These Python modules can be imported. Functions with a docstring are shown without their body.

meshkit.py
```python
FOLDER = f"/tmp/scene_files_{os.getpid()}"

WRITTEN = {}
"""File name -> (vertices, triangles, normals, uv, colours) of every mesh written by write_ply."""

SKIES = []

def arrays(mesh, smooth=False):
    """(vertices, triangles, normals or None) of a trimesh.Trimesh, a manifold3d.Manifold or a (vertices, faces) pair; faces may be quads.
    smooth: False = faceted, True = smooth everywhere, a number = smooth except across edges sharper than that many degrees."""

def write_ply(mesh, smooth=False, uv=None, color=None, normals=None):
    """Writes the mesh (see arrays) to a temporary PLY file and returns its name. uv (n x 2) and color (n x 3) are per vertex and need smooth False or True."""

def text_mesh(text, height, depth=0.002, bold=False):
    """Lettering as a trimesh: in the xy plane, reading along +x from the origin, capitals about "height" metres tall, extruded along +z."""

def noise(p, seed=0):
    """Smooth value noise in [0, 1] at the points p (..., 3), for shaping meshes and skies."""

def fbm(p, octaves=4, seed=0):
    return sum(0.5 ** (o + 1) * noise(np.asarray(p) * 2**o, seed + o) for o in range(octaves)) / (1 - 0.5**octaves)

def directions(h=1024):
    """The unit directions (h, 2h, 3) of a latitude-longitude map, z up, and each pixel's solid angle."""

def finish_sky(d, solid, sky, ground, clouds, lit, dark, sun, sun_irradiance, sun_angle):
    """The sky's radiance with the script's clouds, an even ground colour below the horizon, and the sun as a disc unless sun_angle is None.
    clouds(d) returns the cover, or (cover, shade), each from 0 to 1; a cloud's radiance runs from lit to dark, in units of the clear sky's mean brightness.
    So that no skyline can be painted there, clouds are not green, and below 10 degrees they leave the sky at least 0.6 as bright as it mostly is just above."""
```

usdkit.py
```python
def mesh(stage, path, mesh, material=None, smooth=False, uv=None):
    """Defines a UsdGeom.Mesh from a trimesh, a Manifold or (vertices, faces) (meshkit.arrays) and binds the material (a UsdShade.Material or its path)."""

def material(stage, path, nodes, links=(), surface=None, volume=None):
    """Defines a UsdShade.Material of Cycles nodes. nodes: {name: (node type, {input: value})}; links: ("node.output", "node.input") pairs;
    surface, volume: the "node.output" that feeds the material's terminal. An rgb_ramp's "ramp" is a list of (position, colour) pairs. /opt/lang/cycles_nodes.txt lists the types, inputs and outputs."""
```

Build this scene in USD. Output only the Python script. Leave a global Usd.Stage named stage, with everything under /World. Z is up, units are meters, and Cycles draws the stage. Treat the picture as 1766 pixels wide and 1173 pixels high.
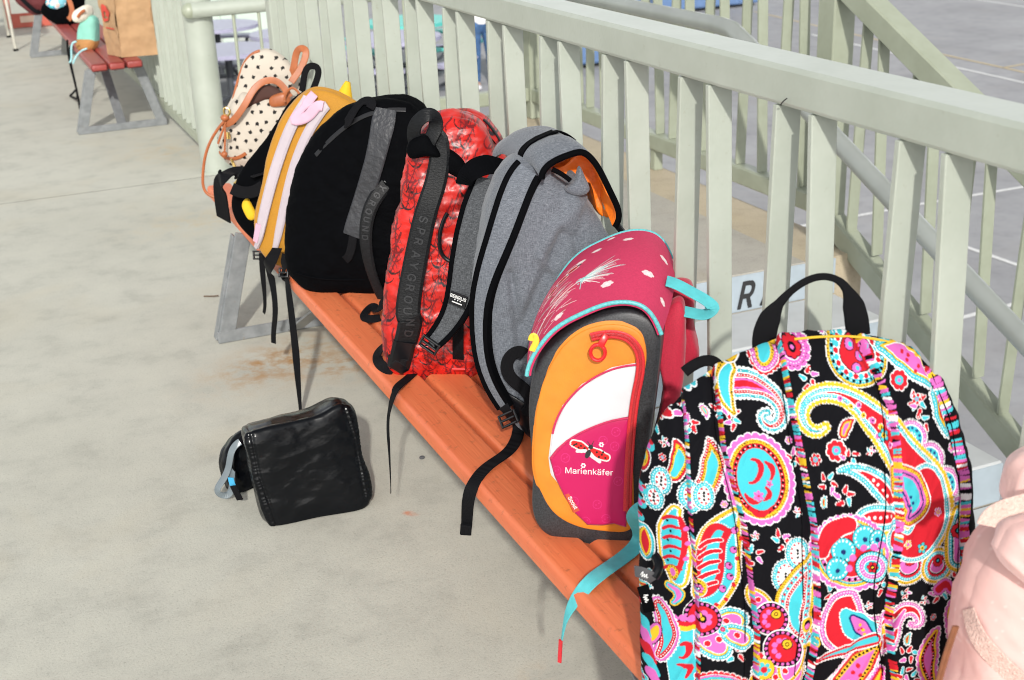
import math, numpy as np, trimesh, shapely, manifold3d as m3, usdkit, meshkit
from scipy.interpolate import splprep, splev
from scipy.spatial import cKDTree
from shapely.geometry import Polygon, Point, LineString
from pxr import Usd, UsdGeom, UsdLux, UsdShade, Sdf, Gf, Vt

stage = Usd.Stage.CreateInMemory()
UsdGeom.SetStageUpAxis(stage, UsdGeom.Tokens.z)
UsdGeom.SetStageMetersPerUnit(stage, 1.0)
stage.SetDefaultPrim(UsdGeom.Xform.Define(stage, '/World').GetPrim())
rng = np.random.default_rng(7)

# ------------------------------------------------------------------ camera, sky, sun
EXPOSURE = 0.71
SUN = 0.56
SKY = 0.10
SUN_EL = math.radians(29.0)
SUN_AZ = math.radians(180 + 20.0)           # from +y towards +x: behind the photographer
YAW, PITCH, ROLL = 0.3937, 0.3716, -0.0421
CX, CZ, FPX = -0.686, 1.372, 2279.0         # place of the camera; focal length for a picture 1766 wide
PW, PH = 1766.0, 1173.0
_d = np.array([math.sin(YAW) * math.cos(PITCH), math.cos(YAW) * math.cos(PITCH), -math.sin(PITCH)])
_r0 = np.array([math.cos(YAW), -math.sin(YAW), 0.0])
_u0 = np.cross(_r0, _d)
_c, _s = math.cos(ROLL), math.sin(ROLL)
RM = np.array([_c * _r0 + _s * _u0, -_s * _r0 + _c * _u0, -_d])
CAM = np.array([CX, 0.0, CZ])
cam = UsdGeom.Camera.Define(stage, '/World/camera')
mx = np.eye(4); mx[:3, :3] = RM; mx[3, :3] = CAM
cam.AddTransformOp().Set(Gf.Matrix4d(mx.tolist()))
cam.CreateHorizontalApertureAttr(36.0); cam.CreateVerticalApertureAttr(36.0 * 680 / 1024)
cam.CreateFocalLengthAttr(36.0 * FPX / PW)
cam.CreateClippingRangeAttr(Gf.Vec2f(0.05, 300))
cam.CreateFStopAttr(9.0); cam.CreateFocusDistanceAttr(2.3)
cam.CreateExposureAttr(EXPOSURE)

sd = np.array([math.sin(SUN_AZ) * math.cos(SUN_EL), math.cos(SUN_AZ) * math.cos(SUN_EL), math.sin(SUN_EL)])
dome = UsdLux.DomeLight.Define(stage, '/World/sky')
dome.CreateIntensityAttr(1.0)
skym = usdkit.material(stage, '/World/Looks/sky_look', {
    's': ('sky_texture', dict(sky_type='single_scattering', sun_disc=False, sun_elevation=SUN_EL, sun_rotation=math.atan2(sd[0], sd[1]))),
    'h': ('hsv', dict(saturation=0.16, value=1.35)),
    'b': ('background_shader', dict(strength=SKY))}, [('s.color', 'h.color'), ('h.color', 'b.color')], surface='b.background')
UsdShade.MaterialBindingAPI.Apply(dome.GetPrim()).Bind(skym)
dome.GetPrim().SetCustomDataByKey('kind', 'structure')
sun = UsdLux.DistantLight.Define(stage, '/World/sun')
sun.CreateNormalizeAttr(True); sun.CreateIntensityAttr(SUN); sun.CreateAngleAttr(1.6)
sun.CreateColorAttr(Gf.Vec3f(1.0, 0.965, 0.9))
z_ = sd; x_ = np.cross([0, 0, 1.0], z_); x_ /= np.linalg.norm(x_); y_ = np.cross(z_, x_)
mx = np.eye(4); mx[0, :3], mx[1, :3], mx[2, :3] = x_, y_, z_
sun.AddTransformOp().Set(Gf.Matrix4d(mx.tolist()))

# ------------------------------------------------------------------ measuring helpers (survey of the place)
def ray(px, py):
    return np.array([(px - PW / 2) / FPX, -(py - PH / 2) / FPX, -1.0]) @ RM
def at(px, py, x=None, y=None, z=None):
    d = ray(px, py)
    for i, v in enumerate((x, y, z)):
        if v is not None:
            return CAM + d * (v - CAM[i]) / d[i]
def survey(P):
    q = (np.asarray(P, float) - CAM) @ RM.T
    return np.stack([PW / 2 + FPX * q[..., 0] / -q[..., 2], PH / 2 - FPX * q[..., 1] / -q[..., 2]], -1)

class Frame:
    """A standing plane: u to the right, w up, n towards the walkway. a: degrees that the plane is turned, t: degrees it leans back."""
    def __init__(self, o, a, t=0):
        a, t = math.radians(a), math.radians(t)
        self.o = np.asarray(o, float)
        self.n = np.array([-math.sin(a) * math.cos(t), -math.cos(a) * math.cos(t), math.sin(t)])
        self.u = np.array([math.cos(a), -math.sin(a), 0.0])
        self.w = np.array([math.sin(a) * math.sin(t), math.cos(a) * math.sin(t), math.cos(t)])
    def pt(self, px, py, off=0.0):
        d = ray(px, py)
        return CAM + d * (((self.o + self.n * off - CAM) @ self.n) / (d @ self.n))
    def loc(self, px, py, off=0.0):
        q = self.pt(px, py, off) - self.o
        return np.array([q @ self.u, q @ self.w])
    def W(self, u, w, d=0.0):
        u, w, d = np.broadcast_arrays(np.asarray(u, float), np.asarray(w, float), np.asarray(d, float))
        return self.o + u[..., None] * self.u + w[..., None] * self.w + d[..., None] * self.n

# ------------------------------------------------------------------ scene tree helpers
counts = {}
def numbered(parent, name):
    k = (parent, name); n = counts.get(k, 0); counts[k] = n + 1
    return f'{parent}/{name}' if n == 0 else f'{parent}/{name}_{n:03d}'
def setdata(prim, **kw):
    for k, v in kw.items():
        if v: prim.SetCustomDataByKey(k, v)
class Node:
    def __init__(self, path, base): self.path, self.base = path, np.asarray(base, float)
def thing(name, label, category, base=(0, 0, 0), group=None):
    p = numbered('/World', name)
    x = UsdGeom.Xform.Define(stage, p); x.AddTranslateOp().Set(Gf.Vec3d(*map(float, base)))
    setdata(x.GetPrim(), label=label, category=category, group=group)
    return Node(p, base)
def obj(name, mesh, mat, parent=None, smooth=30, color=None, uvw=None, label=None, kind=None, category=None, group=None):
    base = parent.base if parent is not None else np.zeros(3)
    p = numbered(parent.path if parent is not None else '/World', name)
    if isinstance(mesh, m3.Manifold):
        q = mesh.to_mesh(); mesh = (np.array(q.vert_properties[:, :3]), np.array(q.tri_verts))
    if isinstance(mesh, trimesh.Trimesh): mesh = (np.array(mesh.vertices), np.array(mesh.faces))
    v, f = mesh
    pm = usdkit.mesh(stage, p, (np.asarray(v, float) - base, np.asarray(f)), mat, smooth=True if color is not None and smooth else smooth)
    if color is not None:
        UsdGeom.PrimvarsAPI(pm).CreatePrimvar('print', Sdf.ValueTypeNames.Color3fArray, 'vertex').Set(Vt.Vec3fArray.FromNumpy(np.asarray(color, np.float32)))
    setdata(pm.GetPrim(), label=label, kind=kind, category=category, group=group)
    return Node(p, base)
def copy_of(node, name, label, category, loc, rotz=0, group=None):
    p = numbered('/World', name)
    x = UsdGeom.Xform.Define(stage, p); x.AddTranslateOp().Set(Gf.Vec3d(*map(float, loc))); x.AddRotateZOp().Set(float(rotz))
    x.GetPrim().GetReferences().AddInternalReference(Sdf.Path(node.path)); x.GetPrim().SetInstanceable(True)
    setdata(x.GetPrim(), label=label, category=category, group=group)
    return x

# ------------------------------------------------------------------ mesh helpers
def cat(*ms):
    vs, fs, n = [], [], 0
    for m in ms:
        if isinstance(m, trimesh.Trimesh): v, f = np.array(m.vertices), np.array(m.faces)
        elif isinstance(m, m3.Manifold):
            q = m.to_mesh(); v, f = np.array(q.vert_properties[:, :3]), np.array(q.tri_verts)
        else: v, f = m
        f = np.asarray(f)
        if f.shape[1] == 4: f = np.vstack([f[:, [0, 1, 2]], f[:, [0, 2, 3]]])
        vs.append(v); fs.append(f + n); n += len(v)
    return np.vstack(vs), np.vstack(fs)
def outward(v, f):
    a, b, c = v[f[:, 0]], v[f[:, 1]], v[f[:, 2]]
    return (v, f[:, ::-1]) if np.einsum('ij,ij->i', np.cross(a, b), c).sum() < 0 else (v, f)
def rbox(lo, hi, r=0.004, turn=None, org=None):
    lo, hi = np.asarray(lo, float), np.asarray(hi, float)
    r = min(r, (hi - lo).min() * .49)
    P = np.array([[x, y, z] for x in (lo[0], hi[0]) for y in (lo[1], hi[1]) for z in (lo[2], hi[2])])
    c = (lo + hi) / 2; pts = []
    for p in P:
        s = np.sign(p - c)
        for k in range(3):
            e = np.full(3, r); e[k] = 0
            pts.append(p - s * e)
        pts.append(p - s * r * .42)
    v = np.array(pts)
    h = m3.Manifold.hull_points(v)
    q = h.to_mesh(); v, f = np.array(q.vert_properties[:, :3], float), np.array(q.tri_verts)
    if turn is not None:
        org = c if org is None else np.asarray(org, float)
        v = (v - org) @ np.asarray(turn).T + org
    return v, f
def rotz(a):
    c, s = math.cos(a), math.sin(a); return np.array([[c, -s, 0], [s, c, 0], [0, 0, 1.0]])
def bar(a, b, w, h, up=(0, 0, 1), r=0.003):
    """A straight bar of section w x h from a to b; h along up."""
    a, b, up = map(lambda q: np.asarray(q, float), (a, b, up))
    t = (b - a); L = np.linalg.norm(t); t /= L
    s = np.cross(t, up); s /= np.linalg.norm(s); u2 = np.cross(s, t)
    v, f = rbox((-w / 2, 0, -h / 2), (w / 2, L, h / 2), r)
    return a + v[:, :1] * s + v[:, 1:2] * t + v[:, 2:3] * u2, f
def spl(P, n, closed=False, s=0):
    P = np.asarray(P, float)
    if closed: P = np.vstack([P, P[:1]])
    k = min(3, len(P) - 1)
    tck, _ = splprep(P.T, s=s, per=closed, k=k)
    return np.array(splev(np.linspace(0, 1, n, endpoint=not closed), tck)).T
def frames(P, N=None):
    T = np.gradient(P, axis=0); T /= np.linalg.norm(T, axis=1, keepdims=True) + 1e-12
    if N is None:
        n = np.cross(T[0], [0, 0, 1.0]);
        if np.linalg.norm(n) < .05: n = np.cross(T[0], [1.0, 0, 0])
        Ns = []
        for t in T:
            n = n - (n @ t) * t; n /= np.linalg.norm(n); Ns.append(n)
        N = np.array(Ns)
    else:
        N = np.broadcast_to(np.asarray(N, float), P.shape)
        N = N - np.einsum('ij,ij->i', N, T)[:, None] * T; N = N / (np.linalg.norm(N, axis=1, keepdims=True) + 1e-12)
    return T, N, np.cross(T, N)
def sweep(P, sec, N=None, scale=None, closed=False):
    """sec: (k,2) closed section, x along the side, y along the normal."""
    T, N, B = frames(P, N)
    sc = np.ones(len(P)) if scale is None else np.asarray(scale, float)
    sec = np.asarray(sec, float)
    if sec.ndim == 2: sec = np.broadcast_to(sec, (len(P),) + sec.shape)
    V = P[:, None] + sc[:, None, None] * (sec[..., 0][..., None] * B[:, None] + sec[..., 1][..., None] * N[:, None])
    n, k = V.shape[:2]; V = V.reshape(-1, 3)
    i, j = np.meshgrid(np.arange(n if closed else n - 1), np.arange(k), indexing='ij')
    a, b = i * k + j, i * k + (j + 1) % k; c, d = ((i + 1) % n) * k + (j + 1) % k, ((i + 1) % n) * k + j
    F = np.vstack([np.stack([a, b, c], -1).reshape(-1, 3), np.stack([a, c, d], -1).reshape(-1, 3)])
    if not closed:
        V = np.vstack([V, P[:1], P[-1:]]); m = n * k
        r = np.arange(k); F = np.vstack([F, np.stack([(r + 1) % k, r, np.full(k, m)], -1), np.stack([(n - 1) * k + r, (n - 1) * k + (r + 1) % k, np.full(k, m + 1)], -1)])
    return outward(V, F)
def circle(r, k=10):
    t = np.arange(k) * 2 * math.pi / k; return np.stack([r * np.cos(t), r * np.sin(t)], 1)
def tube(P, r, k=10, n=None, closed=False, scale=None):
    P = np.asarray(P, float)
    if n: P = spl(P, n, closed)
    return sweep(P, circle(r, k), scale=scale, closed=closed)
def flat_sec(w, t):
    e = min(t * .5, w * .2)
    return np.array([[-w / 2, -t / 2 + e * .6], [-w / 2 + e, -t / 2], [w / 2 - e, -t / 2], [w / 2, -t / 2 + e * .6], [w / 2, t / 2 - e * .6], [w / 2 - e, t / 2], [-w / 2 + e, t / 2], [-w / 2, t / 2 - e * .6]])
def ribbon_side(P, S, w, t=0.002, n=60, widths=None):
    P = np.asarray(P, float); Q = spl(P, n); L = np.concatenate([[0], np.cumsum(np.linalg.norm(np.diff(P, axis=0), axis=1))]); S = np.asarray(S, float)
    u = np.linspace(0, 1, n); SS = np.stack([np.interp(u, L / L[-1], S[:, k]) for k in range(3)], 1); T = np.gradient(Q, axis=0)
    ws = np.full(n, w) if widths is None else np.interp(u, np.linspace(0, 1, len(widths)), widths)
    return sweep(Q, np.stack([flat_sec(x, t) for x in ws]), np.cross(SS, T))
def ribbon(P, N, w, t=0.002, n=40, widths=None):
    P = np.asarray(P, float); N = np.broadcast_to(np.asarray(N, float), P.shape)
    Q = spl(np.hstack([P, N]), n) if len(P) > 2 else np.linspace(np.hstack([P[0], N[0]]), np.hstack([P[-1], N[-1]]), n)
    if widths is None: sec = flat_sec(w, t)
    else:
        ws = np.interp(np.linspace(0, 1, n), np.linspace(0, 1, len(widths)), widths)
        sec = np.stack([flat_sec(x, t) for x in ws])
    return sweep(Q[:, :3], sec, Q[:, 3:])
def vnormals(v, f):
    n = np.zeros_like(v); fn = np.cross(v[f[:, 1]] - v[f[:, 0]], v[f[:, 2]] - v[f[:, 0]])
    for k in range(3): np.add.at(n, f[:, k], fn)
    return n / (np.linalg.norm(n, axis=1, keepdims=True) + 1e-15)
def crumple(v, f, amp, freq, seed=0, stretch=(1, 1, 1)):
    n = vnormals(v, f)
    q = v * freq * np.asarray(stretch)
    a = meshkit.fbm(q, 4, seed) - .5
    b = 1 - np.abs(2 * meshkit.fbm(q * .7 + 5, 3, seed + 9) - 1) * 2
    return v + n * (amp * (a * 1.2 + b * .45))[:, None]
def blob(F, outline, front, back, nt=160, nr=30, p=2.6, pb=4.0, taper=0.06, ns=14, edge=.35, raw=False, smooth_outline=True, shift=(0, 0)):
    """A stuffed body: its outline (surveyed in the plane of the frame) swells out by front and runs back by back.
    Returns vertices, faces and (u, w) of each vertex."""
    O = np.array([F.loc(*q) for q in outline]) if not raw else np.asarray(outline, float)
    O = spl(O, nt, closed=True) if smooth_outline else resample(O, nt)
    c = np.array(Polygon(O).centroid.coords[0])
    D = O - c; rings, dep = [], []
    for s in np.sin(np.linspace(0, 1, nr + 1)[1:] * math.pi / 2):
        rings.append(c + D * s); dep.append(front * max(0, 1 - s ** p) ** (1 / p))
    for k in np.linspace(0, 1, ns + 1)[1:]:
        rings.append(c + D * (1 + .03 * math.sin(k * math.pi) - taper * k * k) + np.array(shift) * k); dep.append(-back * (1 - edge) * k)
    for s in np.cos(np.linspace(0, 1, 10)[1:-1] * math.pi / 2):
        rings.append(c + D * s * (1 - taper) + np.array(shift)); dep.append(-back * (1 - edge) - back * edge * max(0, 1 - s ** pb) ** (1 / pb))
    m = len(rings); uv = np.vstack([c[None]] + rings + [c[None] + np.array(shift)])
    d = np.concatenate([[front], np.repeat(dep, nt), [-back]])
    V = F.W(uv[:, 0], uv[:, 1], d)
    i, j = np.meshgrid(np.arange(m - 1), np.arange(nt), indexing='ij')
    a, b = 1 + i * nt + j, 1 + i * nt + (j + 1) % nt
    r = np.arange(nt); r2 = (r + 1) % nt; L = 1 + (m - 1) * nt
    Fc = np.vstack([np.stack([a, a + nt, b], -1).reshape(-1, 3), np.stack([b, a + nt, b + nt], -1).reshape(-1, 3),
                    np.stack([np.zeros(nt, int), 1 + r, 1 + r2], -1), np.stack([L + r, np.full(nt, m * nt + 1), L + r2], -1)])
    V, Fc = outward(V, Fc)
    return V, Fc, uv
def resample(O, n):
    O = np.vstack([O, O[:1]]); L = np.concatenate([[0], np.cumsum(np.linalg.norm(np.diff(O, axis=0), axis=1))])
    t = np.linspace(0, L[-1], n, endpoint=False)
    return np.stack([np.interp(t, L, O[:, k]) for k in range(2)], 1)
def patch(F, outline, off, thick=0.004, nt=120, nr=14, sm=True, p=3.5):
    """A flat padded piece sewn on a panel."""
    O = np.array([F.loc(*q, off) for q in outline])
    if sm: O = spl(O, nt, closed=True)
    else: O = resample(O, nt)
    G = Frame.__new__(Frame); G.o, G.u, G.w, G.n = F.o + F.n * off, F.u, F.w, F.n
    return blob(G, O, thick, 0.004, nt=nt, nr=nr, p=p, raw=True, smooth_outline=False, taper=0, ns=2)
def hit(mesh, px, py):
    v, f = mesh[0], mesh[1]; d = ray(px, py); a = v[f[:, 0]]; e1 = v[f[:, 1]] - a; e2 = v[f[:, 2]] - a
    h = np.cross(d, e2); det = np.einsum('ij,ij->i', e1, h); ok = np.abs(det) > 1e-14; inv = 1 / np.where(ok, det, 1)
    s = CAM - a; u = np.einsum('ij,ij->i', s, h) * inv; q = np.cross(s, e1); w = (q @ d) * inv
    t = np.einsum('ij,ij->i', e2, q) * inv; ok &= (u >= -1e-6) & (w >= -1e-6) & (u + w <= 1 + 1e-6) & (t > .01)
    if not ok.any(): return None
    k = np.flatnonzero(ok)[np.argmin(t[ok])]; n = np.cross(e1[k], e2[k]); n /= np.linalg.norm(n)
    return CAM + d * t[k], n if n @ d < 0 else -n
def on(mesh, pts, off=0.003, F=None, lift=0.0):
    """Points of a mesh seen along surveyed directions, lifted by off; where it is missed, the frame's plane."""
    P, N = [], []
    for q in pts:
        h = hit(mesh, *q)
        if h is None:
            if F is None: continue
            h = F.pt(*q, lift), F.n
        P.append(h[0] + h[1] * off); N.append(h[1])
    N = np.array(N)
    if len(N) > 3:
        for _ in range(2): N[1:-1] = N[:-2] + N[1:-1] + N[2:]; N /= np.linalg.norm(N, axis=1, keepdims=True)
    return np.array(P), N

# ------------------------------------------------------------------ prints (flat colour on cloth, per vertex)
class Print:
    def __init__(self, XY, base):
        self.XY, self.C, self.tree = XY, np.tile(np.asarray(base, float), (len(XY), 1)), cKDTree(XY)
    def poly(self, g, col):
        if g.is_empty: return
        x0, y0, x1, y1 = g.bounds; X = self.XY
        i = np.flatnonzero((X[:, 0] >= x0) & (X[:, 0] <= x1) & (X[:, 1] >= y0) & (X[:, 1] <= y1))
        if len(i): self.C[i[shapely.contains_xy(g, X[i, 0], X[i, 1])]] = col
    def dots(self, pts, r, col):
        for i in self.tree.query_ball_point(np.atleast_2d(pts), r): self.C[i] = col
def around(g, step):
    out = []
    for q in getattr(g, 'geoms', [g]):
        if q.is_empty: continue
        e = q.exterior; n = max(3, int(e.length / step)); out += [e.interpolate(k / n, normalized=True).coords[0] for k in range(n)]
    return np.array(out) if out else np.zeros((0, 2))
def drop(spine, radii, n=28):
    S = spl(np.array(spine, float), n) if len(spine) > 2 else np.linspace(spine[0], spine[-1], n)
    R = np.interp(np.linspace(0, 1, n), np.linspace(0, 1, len(radii)), radii)
    cs = [Point(*p).buffer(r, 10) for p, r in zip(S, R)]
    return shapely.union_all([shapely.union_all([a, b]).convex_hull for a, b in zip(cs[:-1], cs[1:])])

# ------------------------------------------------------------------ materials
def mat(name, col, rough=.6, var=.12, scale=12, bump=.15, bscale=300, bdist=.001, spec=.5, metallic=0, sheen=0, coat=0, stretch=(1, 1, 1), tint=None, trans=0, detail=4):
    c = np.array(col, float); lo, hi = np.clip(c * (1 - var), 0, 1), np.clip(c * (1 + var), 0, 1)
    if tint is not None: hi = np.array(tint, float)
    nodes = {'tc': ('texture_coordinate', {}), 'mp': ('mapping', dict(scale=stretch)),
             'n': ('noise_texture', dict(scale=scale, detail=detail, roughness=.6)), 'r': ('rgb_ramp', dict(ramp=[(.3, lo), (.7, hi)])),
             'bn': ('noise_texture', dict(scale=bscale, detail=3.0)), 'bp': ('bump', dict(strength=bump, distance=bdist)),
             'p': ('principled_bsdf', dict(roughness=rough, metallic=metallic, specular_ior_level=spec, sheen_weight=sheen, coat_weight=coat, transmission_weight=trans))}
    links = [('tc.object', 'mp.vector'), ('mp.vector', 'n.vector'), ('n.fac', 'r.fac'), ('r.color', 'p.base_color'), ('mp.vector', 'bn.vector'), ('bn.fac', 'bp.height'), ('bp.normal', 'p.normal')]
    return usdkit.material(stage, '/World/Looks/' + name, nodes, links, surface='p.BSDF')
def printed(name, rough=.75, bump=.2, bscale=500, sheen=.1, spec=.3):
    nodes = {'a': ('attribute', dict(attribute='print')), 'tc': ('texture_coordinate', {}), 'bn': ('noise_texture', dict(scale=bscale, detail=3.0)), 'bp': ('bump', dict(strength=bump, distance=.001)),
             'p': ('principled_bsdf', dict(roughness=rough, specular_ior_level=spec, sheen_weight=sheen))}
    return usdkit.material(stage, '/World/Looks/' + name, nodes, [('a.color', 'p.base_color'), ('tc.object', 'bn.vector'), ('bn.fac', 'bp.height'), ('bp.normal', 'p.normal')], surface='p.BSDF')
def weave(name, col, col2, sc=900, rough=.7, bump=.5, spec=.35, sheen=.1, ax=(1, 1, 1)):
    """Woven webbing: two crossing waves."""
    nodes = {'tc': ('texture_coordinate', {}), 'w1': ('wave_texture', dict(scale=sc * .35, bands_direction='z', distortion=1.0)), 'w2': ('wave_texture', dict(scale=sc * .35, bands_direction='x', distortion=1.0)),
             'm': ('math', dict(math_type='multiply')), 'r': ('rgb_ramp', dict(ramp=[(.0, col), (.8, col2)])), 'bp': ('bump', dict(strength=bump, distance=.0008)),
             'p': ('principled_bsdf', dict(roughness=rough, specular_ior_level=spec, sheen_weight=sheen))}
    links = [('tc.object', 'w1.vector'), ('tc.object', 'w2.vector'), ('w1.fac', 'm.value1'), ('w2.fac', 'm.value2'), ('m.value', 'r.fac'), ('r.color', 'p.base_color'), ('m.value', 'bp.height'), ('bp.normal', 'p.normal')]
    return usdkit.material(stage, '/World/Looks/' + name, nodes, links, surface='p.BSDF')
def concrete(name, col, dark, warm, rust=None, sc=1.0):
    nodes = {'g': ('geometry', {}), 'n1': ('noise_texture', dict(scale=1.1 * sc, detail=8.0, roughness=.62)), 'n2': ('noise_texture', dict(scale=7.0 * sc, detail=8.0, roughness=.7)),
             'n3': ('noise_texture', dict(scale=210.0, detail=4.0, roughness=.7)), 'n4': ('noise_texture', dict(scale=2.3 * sc, detail=5.0, distortion=.6)), 'v': ('voronoi_texture', dict(scale=38.0)),
             'r1': ('rgb_ramp', dict(ramp=[(.3, dark), (.62, col)])), 'r2': ('rgb_ramp', dict(ramp=[(.30, (.80, .80, .80)), (.48, (.97, .97, .97)), (.7, (1.05, 1.05, 1.04))])), 'r3': ('rgb_ramp', dict(ramp=[(.30, (.62, .62, .6)), (.46, (1, 1, 1)), (.66, (1, 1, 1)), (.74, (1.12, 1.12, 1.1))])),
             'm1': ('mix_color', dict(blend_type='multiply', fac=1.0)), 'm3': ('mix_color', dict(blend_type='multiply', fac=.8)), 'rw': ('rgb_ramp', dict(ramp=[(.55, (0, 0, 0)), (.8, (.55, .55, .55))])),
             'm2': ('mix_color', dict(b=warm)), 'bp': ('bump', dict(strength=.35, distance=.002)), 'bp2': ('bump', dict(strength=.3, distance=.006)), 'p': ('principled_bsdf', dict(roughness=.72, specular_ior_level=.35))}
    L = [('g.position', f'{n}.vector') for n in ('n1', 'n2', 'n3', 'n4', 'v')]
    L += [('n1.fac', 'r1.fac'), ('n2.fac', 'r2.fac'), ('n3.fac', 'r3.fac'), ('r1.color', 'm1.a'), ('r2.color', 'm1.b'), ('m1.result', 'm3.a'), ('r3.color', 'm3.b'), ('n4.fac', 'rw.fac'), ('m3.result', 'm2.a'), ('rw.color', 'm2.fac'),
          ('n3.fac', 'bp.height'), ('n2.fac', 'bp2.height'), ('bp2.normal', 'bp.normal'), ('bp.normal', 'p.normal')]
    last = 'm2.result'
    for k, (x, y, rx, ry, ang, colr, amt) in enumerate(rust or []):     # rust stains with a shape of their own
        nodes |= {f's{k}': ('mapping', dict(mapping_type='texture', location=(x, y, 0), rotation=(0, 0, ang), scale=(rx, ry, 1))), f'q{k}': ('gradient_texture', dict(gradient_type='quadratic_sphere')),
                  f'z{k}': ('noise_texture', dict(scale=14.0, detail=6.0, roughness=.7)), f'zr{k}': ('rgb_ramp', dict(ramp=[(.42, (0, 0, 0)), (.62, (1, 1, 1))])), f'mm{k}': ('math', dict(math_type='multiply', use_clamp=True)),
                  f'ma{k}': ('math', dict(math_type='multiply', value2=amt, use_clamp=True)), f'c{k}': ('mix_color', dict(b=colr))}
        L += [('g.position', f's{k}.vector'), (f's{k}.vector', f'q{k}.vector'), ('g.position', f'z{k}.vector'), (f'z{k}.fac', f'zr{k}.fac'), (f'q{k}.fac', f'ma{k}.value1'), (f'ma{k}.value', f'mm{k}.value1'), (f'zr{k}.color', f'mm{k}.value2'),
              (f'mm{k}.value', f'c{k}.fac'), (last, f'c{k}.a')]
        last = f'c{k}.result'
    L.append((last, 'p.base_color'))
    return usdkit.material(stage, '/World/Looks/' + name, nodes, L, surface='p.BSDF')
def worn_paint(name, col, col2, dirt, rough=.45, sc=9, streak=False):
    nodes = {'g': ('geometry', {}), 'n1': ('noise_texture', dict(scale=float(sc), detail=6.0, roughness=.65)), 'n2': ('noise_texture', dict(scale=60.0, detail=6.0, roughness=.7)), 'r1': ('rgb_ramp', dict(ramp=[(.35, col), (.65, col2)])),
             'r2': ('rgb_ramp', dict(ramp=[(.57, (0, 0, 0)), (.72, (.75, .75, .75))] if streak else [(.61, (0, 0, 0)), (.78, (.6, .6, .6))])), 'm': ('mix_color', dict(b=dirt)), 'bn': ('noise_texture', dict(scale=140.0, detail=3.0)), 'bp': ('bump', dict(strength=.6 if streak else .25, distance=.002 if streak else .0015)), 'mp': ('mapping', dict(scale=(1, .06, 1) if streak else (1, 1, 1))),
             'p': ('principled_bsdf', dict(roughness=rough, specular_ior_level=.7))}
    L = [('g.position', 'mp.vector'), ('mp.vector', 'n1.vector'), ('g.position', 'n2.vector'), ('mp.vector', 'bn.vector'), ('n1.fac', 'r1.fac'), ('n2.fac', 'r2.fac'), ('r1.color', 'm.a'), ('r2.color', 'm.fac'), ('m.result', 'p.base_color'), ('bn.fac', 'bp.height'), ('bp.normal', 'p.normal')]
    return usdkit.material(stage, '/World/Looks/' + name, nodes, L, surface='p.BSDF')

RUST = [(.03, 3.42, .42, .24, .5, (.34, .19, .07), 1.5), (.2, 3.3, .3, .2, -.3, (.36, .2, .08), 1.2), (.1, 5.0, .5, .35, .3, (.42, .32, .17), .6), (.2, 6.3, .5, .5, 0, (.40, .29, .15), .6), (.065, 2.415, .016, .028, .8, (.55, .17, .07), 3.0), (.05, 1.75, .12, .06, .6, (.42, .27, .13), .6)]
M_walk = concrete('walkway_concrete', (.475, .468, .405), (.43, .422, .362), (.465, .425, .325), RUST)
M_land = concrete('landing_concrete', (.40, .375, .33), (.335, .315, .275), (.38, .31, .21))
M_edge = concrete('edge_concrete', (.46, .39, .28), (.38, .32, .23), (.43, .33, .19))
M_asph = concrete('asphalt', (.325, .325, .335), (.245, .245, .255), (.28, .268, .262), sc=.6)
M_rail = worn_paint('sage_paint', (.325, .352, .298), (.365, .392, .338), (.25, .25, .185), .36)
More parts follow.
